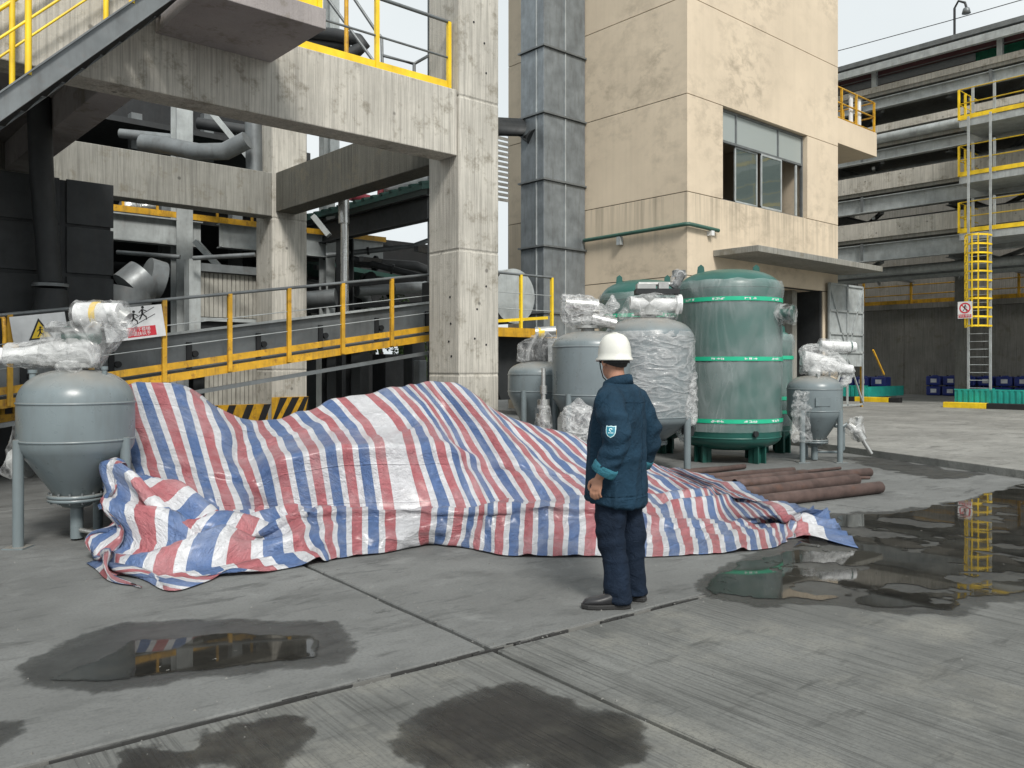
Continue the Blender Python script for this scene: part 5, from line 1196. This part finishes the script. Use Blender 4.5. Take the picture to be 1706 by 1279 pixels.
    N = np.array([[noise.fractal((i*.055, j*.055, 3.3), .9, 2.0, 4) for j in range(NV)] for i in range(NU)])
    N2 = np.array([[noise.noise((i*.16, j*.10, 8.1)) for j in range(NV)] for i in range(NU)])
    def normals(P):
        a = np.gradient(P, axis=0); b = np.gradient(P, axis=1); n = np.cross(a, b); n /= np.linalg.norm(n, axis=2, keepdims=True)+1e-9
        return n
    Nn = normals(P); Nn *= np.sign((Nn*np.array([-FW.x, -FW.y, .6])).sum(2, keepdims=True)+1e-9)
    amp = .016 + .12*heap + .03*roll + .05*tip
    P = P + Nn*(amp*(N + .5*N2))[..., None]
    RD = np.array([[1-min(1, 2.6*abs(noise.noise((i*.036 + j*.02, j*.045, 5.7)))) + .5*(1-min(1, 2.6*abs(noise.noise((i*.085 - j*.03, j*.07, 1.7))))) for j in range(NV)] for i in range(NU)])
    T = T + Nn*((.016 + .02*roll)*N + (.05*(1-heap))*(RD-.45))[..., None]
    def rest(di, dj, slack):
        A = T[:NU-di, :NV-dj] if dj >= 0 else T[:NU-di, -dj:]; B = T[di:, dj:] if dj >= 0 else T[di:, :NV+dj]
        L = np.linalg.norm(A-B, axis=2); S = slack[:NU-di, :NV-dj] if dj >= 0 else slack[:NU-di, -dj:]
        return L*S
    def constrain(P, di, dj, L, k, lo=False):
        # Jacobi-coloured: two passes along the stepping direction
        for par in (0, 1):
            if dj >= 0: a = P[:NU-di, :NV-dj]; b = P[di:, dj:]
            else: a = P[:NU-di, -dj:]; b = P[di:, :NV+dj]
            if di: sl = (slice(par*di % (2*di) if di == 1 else None, None, 2 if di == 1 else None), slice(None))
            else: sl = (slice(None), slice(par, None, 2))
            d = b[sl]-a[sl]; l = np.linalg.norm(d, axis=2, keepdims=True)+1e-9; c = (l-L[sl][..., None])/l*.5*k
            if lo: c = np.minimum(c, 0)
            d = d*c; a[sl] += d; b[sl] -= d
            if di > 1: break
    s2 = (slack_u*slack_v)**.5*np.ones((NU, NV))
    slu = slack_u*np.ones((NU, NV)); slv = slack_v*np.ones((NU, NV))
    Lu, Lv = rest(1, 0, slu), rest(0, 1, slv)
    hw = (heap*np.ones((NU, NV)))[:-1]; Lu = Lu*(1-hw) + hw*np.maximum(hu*1.12, .55*Lu); Ld, Le = rest(1, 1, s2), rest(1, -1, s2)
    bu = rest(3, 0, slu*.985); bv = rest(0, 3, slv*.985)
    for it in range(110):
        P[..., 2] -= .0011*(1 - .85*(1-jh)) * (1 - .6*roll*(1-heap))
        P += (T-P)*(hold*(.5 if it > 40 else .25))[..., None]
        for _ in range(2):
            constrain(P, 1, 0, Lu, .9); constrain(P, 0, 1, Lv, .9); constrain(P, 1, 1, Ld, .35); constrain(P, 1, -1, Le, .35)
        for q in range(2):                                   # stiffness of the woven sheet: resist tight bends
            d = P[3:]-P[:-3]; l = np.linalg.norm(d, axis=2, keepdims=True)+1e-9; c = np.minimum((l-bu[..., None])/l, 0)*.05*d; P[:-3] += c; P[3:] -= c
            d = P[:, 3:]-P[:, :-3]; l = np.linalg.norm(d, axis=2, keepdims=True)+1e-9; c = np.minimum((l-bv[..., None])/l, 0)*.05*d; P[:, :-3] += c; P[:, 3:] -= c
        P[..., 2] = np.maximum(P[..., 2], .012)
        if it > 10:                                          # the sheet lies on the pipes
            for a, c, r_ in PSEG:
                dx, dy = c.x-a.x, c.y-a.y; tt = ((P[..., 0]-a.x)*dx + (P[..., 1]-a.y)*dy)/(dx*dx+dy*dy)
                ds = np.abs((P[..., 0]-a.x)*dy - (P[..., 1]-a.y)*dx)/np.hypot(dx, dy)
                zz = np.where((tt > -.15) & (tt < 1.0) & (ds < r_*1.5), r_ + np.sqrt(np.maximum(0, (r_*1.5)**2 - ds**2)) + .025, 0)
                P[..., 2] = np.maximum(P[..., 2], np.minimum(zz, P[..., 2] + .02))
    for _ in range(3):
        Q = P.copy(); Q[1:-1, 1:-1] = .5*P[1:-1, 1:-1] + .125*(P[2:, 1:-1]+P[:-2, 1:-1]+P[1:-1, 2:]+P[1:-1, :-2]); Q[1:-1, -1] = .5*P[1:-1, -1] + .25*(P[2:, -1]+P[:-2, -1]); P = Q
    V = P.reshape(-1, 3)
    idx = np.arange(NU*NV).reshape(NU, NV)
    F_ = np.stack([idx[:-1, :-1], idx[1:, :-1], idx[1:, 1:], idx[:-1, 1:]], -1).reshape(-1, 4)
    me = bpy.data.meshes.new('tarpaulin'); me.from_pydata([tuple(v) for v in V], [], [tuple(int(a) for a in f) for f in F_])
    uvl = me.uv_layers.new(name='uv'); UU = np.repeat(ut, NV); VV = np.tile(np.linspace(0, LV, NV), NU)
    li = np.zeros(len(me.loops), int); me.loops.foreach_get('vertex_index', li)
    uvl.data.foreach_set('uv', np.stack([UU[li], VV[li]], 1).ravel())
    me.polygons.foreach_set('use_smooth', [True]*len(me.polygons)); me.materials.append(M('tarp_stripes')); me.update()
    o = bpy.data.objects.new('tarpaulin', me); COL.objects.link(o)
    setp(o, 'large red, white and blue striped tarpaulin draped over equipment on the yard', 'tarpaulin')
    sm = o.modifiers.new('thickness', 'SOLIDIFY'); sm.thickness = .0012
    return u[-1]
def tarp_mat():
    s = NT('tarp_stripes'); uv = s.n('ShaderNodeUVMap'); uv.uv_map = 'uv'
    sx = s.n('ShaderNodeSeparateXYZ'); s.put(sx.inputs[0], uv.outputs[0]); U, V = sx.outputs[0], sx.outputs[1]
    PER = .335
    ph = s.math('FRACT', s.math('DIVIDE', s.math('ADD', U, .164), PER))
    W, R, B = (.80, .81, .84), (.54, .165, .185), (.11, .20, .43)
    c = s.ramp(ph, [(0, R), (.31, W), (.49, B), (.82, W)], 'CONSTANT')
    CW = 3.37                                                      # one wide white strip in the middle
    wide = s.math('MULTIPLY', s.math('GREATER_THAN', U, CW-.08), s.math('LESS_THAN', U, CW+.15))
    c = s.mix(wide, c, W)
    fade = s.noise(2.2, 6, .7, vec=uv.outputs[0])
    c = s.mix(s.math('MULTIPLY', s.ramp(fade, [(.45, 0), (.7, 1)]), .28), c, (.80, .80, .82))
    c = s.mix(s.math('MULTIPLY', s.ramp(s.noise(5, 7, .75, vec=uv.outputs[0]), [(.6, 0), (.78, 1)]), .22), c, (.2, .19, .18))
    cr = s.noise(8, 5, .65, vec=uv.outputs[0], dist=2.2); cr2 = s.noise(26, 4, .6, vec=uv.outputs[0], dist=1.5)
    rdg = s.math('SUBTRACT', 1.0, s.math('MULTIPLY', s.math('ABSOLUTE', s.math('SUBTRACT', cr, .5)), 6.0), clamp=True)
    rdg2 = s.math('SUBTRACT', 1.0, s.math('MULTIPLY', s.math('ABSOLUTE', s.math('SUBTRACT', cr2, .5)), 5.0), clamp=True)
    # packing folds across the strips
    vv = s.math('ABSOLUTE', s.math('SUBTRACT', s.math('FRACT', s.math('DIVIDE', s.math('ADD', V, s.math('MULTIPLY', s.noise(1.2, 2, vec=uv.outputs[0]), .06)), .42)), .5))
    fold = s.math('SUBTRACT', 1.0, s.math('MULTIPLY', vv, 40.0), clamp=True)
    wob = s.n('ShaderNodeVectorMath', operation='ADD'); s.put(wob.inputs[0], uv.outputs[0]); nz_ = s.n('ShaderNodeTexNoise'); s.put(nz_.inputs['Vector'], uv.outputs[0]); nz_.inputs['Scale'].default_value = 3
    sc_ = s.n('ShaderNodeVectorMath', operation='SCALE'); s.put(sc_.inputs[0], nz_.outputs['Color']); sc_.inputs['Scale'].default_value = .25; s.put(wob.inputs[1], sc_.outputs[0])
    vo = s.n('ShaderNodeTexVoronoi'); s.put(vo.inputs['Vector'], wob.outputs[0]); vo.inputs['Scale'].default_value = 9
    vo2 = s.n('ShaderNodeTexVoronoi'); s.put(vo2.inputs['Vector'], wob.outputs[0]); vo2.inputs['Scale'].default_value = 24
    fac = s.math('ADD', s.math('MULTIPLY', vo.outputs['Distance'], 1.6), s.math('MULTIPLY', vo2.outputs['Distance'], .6))
    rdg = s.math('ADD', rdg, fac)
    h = s.math('ADD', s.math('ADD', s.math('MULTIPLY', rdg, .8), s.math('MULTIPLY', rdg2, .35)), s.math('MULTIPLY', fold, .9))
    s.fin(c, s.math('ADD', .26, s.math('MULTIPLY', cr2, .2)), 0, s.bump(h, .85, .022), **{'Specular IOR Level': .6, 'Coat Weight': .5, 'Coat Roughness': .27})
    # thin woven plastic lets some light through
    tr = s.n('ShaderNodeBsdfTranslucent'); s.put(tr.inputs[0], c); mxs = s.n('ShaderNodeMixShader'); mxs.inputs[0].default_value = .18
    s.t.links.new(s.b.outputs[0], mxs.inputs[1]); s.t.links.new(tr.outputs[0], mxs.inputs[2]); s.t.links.new(mxs.outputs[0], s.out.inputs[0])
tarp_mat(); TU = tarp(); print('tarp width', TU)

# ------------------------------------------------------------------ the worker
def simple(name, col, rough, sss=0, bump_s=200, bump=.1, var=.1):
    s = NT(name); s.fin(s.mix(s.noise(14, 4, .6), sc(col, 1-var), sc(col, 1+var)), rough, 0, s.bump(s.noise(bump_s, 3), bump, .003))
simple('skin', (.43, .22, .145), .5, bump_s=90)
simple('hair_black', (.02, .018, .017), .6, bump_s=250, bump=.6)
simple('helmet_white', (.66, .66, .61), .32, bump=.02, var=.13)
simple('shoe_black', (.022, .022, .024), .35, bump_s=60)
simple('patch_teal', (.01, .18, .26), .5); simple('patch_white', (.55, .75, .78), .5)
def denim(name, col):
    s = NT(name)
    c = s.mix(s.ramp(s.noise(5, 5, .65), [(.3, 0), (.7, 1)]), sc(col, .7), sc(col, 1.25))
    c = s.mix(s.math('MULTIPLY', s.ramp(s.noise(11, 5, .7), [(.58, 0), (.75, 1)]), .3), c, sc(col, 1.9))
    s.fin(c, .82, 0, s.bump(s.math('ADD', s.noise(16, 5, .62, dist=1.1), s.math('MULTIPLY', s.noise(260, 2), .12)), .7, .025), **{'Specular IOR Level': .2})
denim('denim_blue', (.011, .034, .060)); denim('denim_dark', (.008, .016, .032)); denim('denim_cuff', (.035, .15, .20))

def evald(o):
    dg = bpy.context.evaluated_depsgraph_get(); dg.update(); me = bpy.data.meshes.new_from_object(o.evaluated_get(dg)); return me
def remeshed(name, mb, mat, parent, voxel, smooth_it=4, disp=None):
    o = mb.build(name, mat, None); r = o.modifiers.new('r', 'REMESH'); r.mode = 'VOXEL'; r.voxel_size = voxel
    sm = o.modifiers.new('s', 'SMOOTH'); sm.iterations = smooth_it; sm.factor = .5
    me = evald(o); old = o.data; o.modifiers.clear(); o.data = me; bpy.data.meshes.remove(old)
    n = len(me.vertices); co = np.zeros(n*3); me.vertices.foreach_get('co', co); no = np.zeros(n*3); me.vertices.foreach_get('normal', no)
    if disp:
        co = co.reshape(-1, 3); no = no.reshape(-1, 3)
        d = np.array([disp(*p, *q) for p, q in zip(co, no)]); co = co + no*d[:, None]; me.vertices.foreach_set('co', co.ravel())
    me.polygons.foreach_set('use_smooth', [True]*len(me.polygons)); me.materials.clear(); me.materials.append(M(mat)); me.update(); o.parent = parent; return o
def loft(s, rings, n=28, pw=2.0):
    # rings: (cx, cy, z, rx, ry, tilt) ; closed ends
    V = []
    for cx, cy, z, rx, ry, *tl in rings:
        tl = tl[0] if tl else 0
        for k in range(n):
            a = 2*pi*k/n; ca, sa = cos(a), sin(a); x = rx*math.copysign(abs(ca)**(2/pw), ca); y = ry*math.copysign(abs(sa)**(2/pw), sa); V.append((cx+x, cy+y, z + tl*x))
    m = len(rings)
    s.add(V, [(i*n+k, i*n+(k+1) % n, (i+1)*n+(k+1) % n, (i+1)*n+k) for i in range(m-1) for k in range(n)] + [tuple(range(n))[::-1], tuple(range((m-1)*n, m*n))], True)

def person():
    base = gp(1027, 1003); base.z = 0
    t = thing('person', 'worker in dark blue denim workwear and white hard hat standing before the tarpaulin', 'person', base, radians(108.5))
    # body: head, neck, arms with hands, legs in one surface
    b = MB(); H = Vector((.02, 0, 1.595))
    HR = radians(-32)
    def rot_head(vs_, i0):
        for i in range(i0, len(vs_)):
            x, y, z = vs_[i]; x -= H.x - .01; vs_[i] = (H.x - .01 + x*cos(HR) - y*sin(HR), x*sin(HR) + y*cos(HR), z)
    def ell(c, rx, ry, rz, n=20):
        b.lathe([(max(sin(pi*k/12), .0005), -cos(pi*k/12)) for k in range(13)], n) ; k0 = len(b.v) - 13*n
        # rescale the ellipsoid just added
        for i in range(len(b.v)): pass
    def ellipsoid(c, rx, ry, rz, n=20, m=12):
        V = [(c[0] + rx*sin(pi*j/m)*cos(2*pi*k/n), c[1] + ry*sin(pi*j/m)*sin(2*pi*k/n), c[2] - rz*cos(pi*j/m)) for j in range(1, m) for k in range(n)]
        F_ = [(j*n+k, j*n+(k+1) % n, (j+1)*n+(k+1) % n, (j+1)*n+k) for j in range(m-2) for k in range(n)] + [tuple(range(n))[::-1], tuple(range((m-2)*n, (m-1)*n))]
        b.add(V, F_, True)
    ellipsoid((H.x-.005, 0, H.z+.03), .098, .078, .105); ellipsoid((H.x+.035, 0, H.z-.045), .062, .058, .075)       # skull, jaw
    ellipsoid((H.x+.098, 0, H.z-.01), .022, .015, .03); ellipsoid((H.x+.09, 0, H.z-.055), .016, .028, .012)       # nose, lips
    for sy in (-1, 1):
        ellipsoid((H.x+.0, sy*.083, H.z+.0), .022, .012, .034); ellipsoid((H.x+.088, sy*.032, H.z+.028), .012, .016, .01)
    rot_head(b.v, 0)
    b.cyl((-.012, 0, 1.36), (.01, 0, 1.57), .062, 18, .056)
    loft(b, [(0, 0, .80, .10, .14), (0, 0, .95, .10, .145), (0, 0, 1.2, .10, .15), (-.01, 0, 1.36, .09, .16), (-.01, 0, 1.43, .05, .10)])
    for sy in (1, -1):
        b.tube([(-.01, .14*sy, 1.39), (-.06, .20*sy, 1.28), (-.13, .285*sy, 1.13), (-.10, .30*sy, 1.0), (-.035, .315*sy, .90), (-.02, .317*sy, .865)], [.05, .048, .042, .036, .029, .029], 12)
        # hand: palm, four fingers, thumb
        loft(b, [(-.018, .318*sy, .875, .026, .017), (-.006, .32*sy, .84, .036, .017), (.0, .322*sy, .80, .040, .016), (.004, .322*sy, .785, .038, .013)], 14)
        for k, (dx, ln) in enumerate(((.032, .066), (.012, .076), (-.009, .070), (-.029, .056))):
            x0 = .004 + dx; y0 = .322*sy
            b.tube([(x0, y0, .79), (x0+.004, y0-.002*sy, .79-ln*.42), (x0+.006, y0-.016*sy, .79-ln*.78), (x0+.004, y0-.032*sy, .79-ln*.92)], [.0105, .010, .009, .0075], 8)
        b.tube([(.018, .318*sy, .85), (.05, .312*sy, .83), (.062, .304*sy, .80), (.06, .298*sy, .775)], [.014, .012, .0105, .008], 8)
    for sy, kx, ax in ((1, .0, -.06), (-1, -.07, -.09)):
        b.tube([(0 if sy > 0 else -.03, .09*sy, .84), (kx, .10*sy, .47), (ax, .10*sy, .09)], [.085, .055, .04], 12)
    remeshed('body', b, 'skin', t, .0062, 3)
    # hair under the helmet rim
    hb_ = MB()
    n = 28; V = []
    for j in range(7):
        z = H.z - .006 + j*.016
        for k in range(n):
            a = 2*pi*k/n; back = max(0, -cos(a)); zz = z - .03*back + (.03 if cos(a) > .35 else 0); rx, ry = .104, .084
            f = sqrt(max(.05, 1 - ((zz-H.z-.03)/.112)**2)); V.append((H.x-.007 + rx*f*cos(a), ry*f*sin(a), zz))
    hb_.add(V, [(j*n+k, j*n+(k+1) % n, (j+1)*n+(k+1) % n, (j+1)*n+k) for j in range(6) for k in range(n)], True); rot_head(hb_.v, 0); hb_.build('hair', 'hair_black', t, local=True)
    # helmet: shell, brim with a short peak, ridge, chin strap
    hm = MB(); n = 40; V = []
    prof = [(1.09, .0), (1.10, .004), (1.085, .012), (1.0, .022), (.985, .05), (.95, .085), (.87, .12), (.73, .15), (.53, .170), (.28, .180), (.001, .183)]
    for q, (f, z) in enumerate(prof):
        for k in range(n):
            a = 2*pi*k/n; pk = max(0, cos(a))**3 * (.035 if q < 3 else 0); rd_ = .0035*max(0, cos((a % pi - pi/2)*1)**8 if 0 else 0)
            V.append((H.x-.005 + (.126*f + pk)*cos(a), .104*f*sin(a), H.z + .012 + z - pk*.25))
    hm.add(V, [(j*n+k, j*n+(k+1) % n, (j+1)*n+(k+1) % n, (j+1)*n+k) for j in range(len(prof)-1) for k in range(n)], True)
    rot_head(hm.v, 0); hm = hm.build('hard_hat', 'helmet_white', t, local=True); hm.modifiers.new('thick', 'SOLIDIFY').thickness = .003
    s = MB(); s.tube([(H.x-.005 + .127*cos(a_), 0, H.z+.02 + .176*sin(a_)) for a_ in [radians(x) for x in range(25, 160, 9)]], .006, 6); rot_head(s.v, 0); s.build('crown_ridge', 'helmet_white', hm, local=True)
    s = MB(); s.lathe([(.99, .0), (1.0, -.02)], 30, (H.x-.005, 0, H.z+.014), .113, .094); rot_head(s.v, 0); s.build('head_band', 'rubber', hm, local=True)
    for sy in (1, -1):
        s = MB(); s.tube([(H.x+.03, .098*sy, H.z+.02), (H.x+.04, .082*sy, H.z-.04), (H.x+.05, .055*sy, H.z-.10), (H.x+.06, .02*sy, H.z-.125), (H.x+.06, 0, H.z-.127)], .004, 6); rot_head(s.v, 0); s.build('chin_strap', 'rubber', hm, local=True)
    # trousers
    tr_ = MB()
    for sy, hx, kx, ax in ((1, -.01, .0, -.055), (-1, -.035, -.07, -.085)):
        y = .092*sy
        loft(tr_, [(ax-.005, y*1.08, .045, .082, .077, .10), (ax+.005, y*1.08, .11, .081, .075), (ax+.012, y*1.08, .22, .079, .073), (kx, y*1.06, .45, .087, .081), (hx+.01, y, .66, .10, .095), (hx+.005, y*.95, .82, .118, .105), (hx, y*.8, .92, .11, .1)], 24, 2.3)
    loft(tr_, [(-.02, 0, .74, .11, .12), (-.02, 0, .84, .135, .185), (-.015, 0, .98, .13, .18)], 26, 2.3)
    def tdisp(x, y, z, nx, ny, nz):
        w_ = noise.noise((x*6, y*6, z*5)) * .008 + (1-abs(noise.noise((x*4+3, y*4, z*4 + x*7)))*2)*.009
        low = max(0, (.30 - z)/.30); w_ += low*.008*math.sin(z*50 + 18*x*(1 if y > 0 else -1) + 5*noise.noise((x*6, y*6, z*4))) * (.5+.5*noise.noise((x*8, y*8, 2)))
        if .6 > z > .3: w_ += .004*math.sin(z*38 + x*26 + 4*noise.noise((x*4, y*4, z*5)))
        return w_
    remeshed('trousers', tr_, 'denim_dark', t, .009, 5, tdisp)
    # jacket
    jk = MB()
    loft(jk, [(.005, 0, .675, .178, .220, .16), (.005, 0, .69, .182, .225, .16), (.0, 0, .80, .176, .225, .08), (-.005, 0, .95, .170, .226), (-.012, 0, 1.10, .162, .226), (-.016, 0, 1.24, .152, .226), (-.02, 0, 1.34, .138, .216), (-.02, 0, 1.41, .112, .182), (-.014, 0, 1.445, .086, .125), (-.008, 0, 1.47, .074, .085)], 36, 2.35)
    for sy in (1, -1):
        jk.tube([(-.02, .13*sy, 1.37), (-.04, .20*sy, 1.335), (-.075, .245*sy, 1.25), (-.125, .288*sy, 1.13), (-.105, .302*sy, 1.02), (-.06, .312*sy, .93), (-.045, .315*sy, .905)], [.085, .096, .094, .086, .079, .073, .072], 20)
    def jdisp(x, y, z, nx, ny, nz):
        w_ = noise.noise((x*5, y*5, z*4)) * .008
        arm = 1 if (abs(y) > .235 and z < 1.3) else 0
        if arm:
            q = math.sin(z*58 + 14*x + 5*noise.noise((x*6, y*6, z*5+1))); w_ += .0075*q*(.45+.55*math.exp(-((z-1.10)/.11)**2)) + (1-abs(noise.noise((x*7, y*7, z*8)))*2)*.007
        else:
            w_ += .012*(1-min(1, abs(noise.noise((y*8+4, x*8, z*1.5 + .8*y)))*3.2)) * min(1, max(0, (1.42-z)/.25)) + .005*noise.noise((x*11, y*11, z*9))
            w_ += .008*(1-min(1, abs(noise.noise((x*3.4 + z*3.4, y*3.4 + z*2.6, z*3.5 + 7)))*3.2))
        if z < .735 and nz > -.5: w_ -= .004 * (1 if abs(z-.728) < .006 else 0)
        return w_
    jo = remeshed('jacket', jk, 'denim_blue', t, .0085, 5, jdisp)
    s = MB(); V = []; n = 32; prof = [(0, 0), (.006, .03), (.010, .052), (.022, .046), (.028, .02), (.033, -.008)]
    for q, (dr_, dz) in enumerate(prof):
        for k in range(n):
            a = 2*pi*k/n; V.append((-.008 + (.072+dr_)*cos(a), (.078+dr_)*sin(a), 1.448 + dz + .018*(-cos(a)) - .02*max(0, cos(a))))
    s.add(V, [(j*n+k, j*n+(k+1) % n, (j+1)*n+(k+1) % n, (j+1)*n+k) for j in range(len(prof)-1) for k in range(n)], True); s = s.build('collar', 'denim_blue', jo, local=True); s.modifiers.new('thick', 'SOLIDIFY').thickness = .004
    for sy in (1, -1):                                                     # turned-back cuffs, paler inside out
        p0, p1 = Vector((-.068, .311*sy, .945)), Vector((-.038, .316*sy, .893)); u, v = basis(p1-p0); s = MB(); n = 30; V = []
        for q, (f, r_) in enumerate(((0, .074), (.04, .082), (.3, .084), (.62, .083), (.95, .081), (1, .078), (.98, .070), (.6, .066))):
            for k in range(n):
                a = 2*pi*k/n; V.append(p0.lerp(p1, f) + (u*cos(a)+v*sin(a))*(r_ + .005*noise.noise((cos(a)*3, sin(a)*3, f*3+sy))))
        s.add(V, [(j*n+k, j*n+(k+1) % n, (j+1)*n+(k+1) % n, (j+1)*n+k) for j in range(7) for k in range(n)], True); s.build('cuff', 'denim_cuff', jo, local=True)
    # shield patch laid onto the left sleeve, seams as stitched ridges
    from mathutils.bvhtree import BVHTree
    me = jo.data; bv = BVHTree.FromPolygons([v.co for v in me.vertices], [p.vertices[:] for p in me.polygons])
    nrm = Vector((-.22, .97, .0)).normalized(); tx = Vector((0, 0, 1)).cross(nrm).normalized(); org = Vector((-.10, .28, 1.165))
    def proj(a, c, lift):
        p = org + tx*a + Vector((0, 0, c)) + nrm*.3; h = bv.ray_cast(p, -nrm)
        return (h[0] + nrm*lift) if h[0] is not None else p - nrm*.2
    shp = [(-1, 1), (-.5, .9), (0, 1), (.5, .9), (1, 1), (1.02, .3), (.95, -.3), (.65, -.8), (0, -1.15), (-.65, -.8), (-.95, -.3), (-1.02, .3)]
    def shield(k, lift):
        k *= .86; V = [proj(0, 0, lift)] + [proj(a*.5*.037*k, c*.5*.040*k, lift) for a, c in shp] + [proj(a*.037*k, c*.040*k, lift) for a, c in shp]; m = 12
        return V, [(0, 1+i, 1+(i+1) % m) for i in range(m)] + [(1+i, 1+m+i, 1+m+(i+1) % m, 1+(i+1) % m) for i in range(m)]
    s = MB(); s.add(*shield(1, .004)); sh_ = s.build('shoulder_patch', 'patch_white', jo, local=True)
    s = MB(); s.add(*shield(.86, .0055))
    s.build('patch_field', 'patch_teal', sh_ if False else jo, local=True)
    s = MB(); ring_ = [(cos(2*pi*k/16)*.011, .010+sin(2*pi*k/16)*.011) for k in range(16)]
    s.add([proj(a, c, .007) for a, c in ring_] + [proj(a*.5, .010+(c-.010)*.5, .007) for a, c in ring_], [(i, (i+1) % 16, 16+(i+1) % 16, 16+i) for i in range(13)])
    for k in range(4):
        x0 = -.016 + k*.009; s.add([proj(x0, -.012, .007), proj(x0+.006, -.012, .007), proj(x0+.006, -.006, .007), proj(x0, -.006, .007)], [(0, 1, 2, 3)])
    s.build('patch_emblem', 'patch_white', jo, local=True)
    def seam(pts, n0, r_=.0022):
        q = []
        n0 = Vector(n0).normalized()
        for p in pts:
            h = bv.ray_cast(Vector(p) + n0*.4, -n0)
            if h[0] is not None: q.append(h[0] + n0*.001)
        if len(q) > 2: s = MB(); s.tube(q, r_, 5); s.build('seam', 'denim_blue', jo, local=True)
    seam([(-.1, y*.01, 1.33 + .0004*abs(y)) for y in range(-18, 19, 2)], (-1, 0, 0)); seam([(-.1, .0, z*.02) for z in range(36, 67)], (-1, 0, 0))
    seam([(-.06 + .012*k, .3, 1.39 - .02*k) for k in range(-2, 6)], (0, 1, .3)); seam([(-.2 + .03*k, .3, .735) for k in range(14)], (0, 1, 0)); seam([(-.3, -.2 + .03*k, .715) for k in range(14)], (-1, 0, 0))
    # shoes
    for sy, heel, ang in ((1, (-.125, .09), 30), (-1, (-.155, -.10), -8)):
        c, s_ = cos(radians(ang)), sin(radians(ang)); b2 = MB()
        def pt(l, w_, z): return (heel[0] + l*c - w_*s_, heel[1] + l*s_ + w_*c, z)
        secs = [(-.005, .026, .055, .02), (.02, .038, .11, .02), (.07, .042, .125, .02), (.11, .042, .112, .02), (.15, .046, .092, .02), (.20, .051, .078, .02), (.25, .048, .072, .02), (.285, .034, .058, .02), (.302, .014, .036, .02)]
        n = 16; V = []
        for l, w_, h_, z0 in secs:
            for k in range(n):
                a = 2*pi*k/n; z = z0 + (h_-z0)*(.5+.5*sin(a)) if 1 else 0; V.append(pt(l, w_*math.copysign(abs(cos(a))**.7, cos(a)), z))
        b2.add(V, [(i*n+k, i*n+(k+1) % n, (i+1)*n+(k+1) % n, (i+1)*n+k) for i in range(len(secs)-1) for k in range(n)] + [tuple(range(n))[::-1], tuple(range((len(secs)-1)*n, len(secs)*n))], True)
        so_ = b2.build('shoe', 'shoe_black', t, local=True)
        b3 = MB(); ol = []
        for l, w_ in ((-.012, .022), (.03, .04), (.10, .042), (.15, .05), (.21, .056), (.27, .048), (.308, .02)): ol.append((l, w_))
        poly = [pt(l, w_, .002) for l, w_ in ol] + [pt(l, -w_, .002) for l, w_ in reversed(ol)]; b3.prism(poly, (0, 0, .03)); b3.build('sole', 'rubber', so_, local=True, bevel=.006)
        for k in range(3):
            b4 = MB(); l = .125+k*.022; b4.tube([pt(l, -.022, .083-k*.009), pt(l, 0, .093-k*.010), pt(l, .022, .083-k*.009)], .0032, 5); b4.build('lace', 'rubber', so_, local=True)
    return t
person()
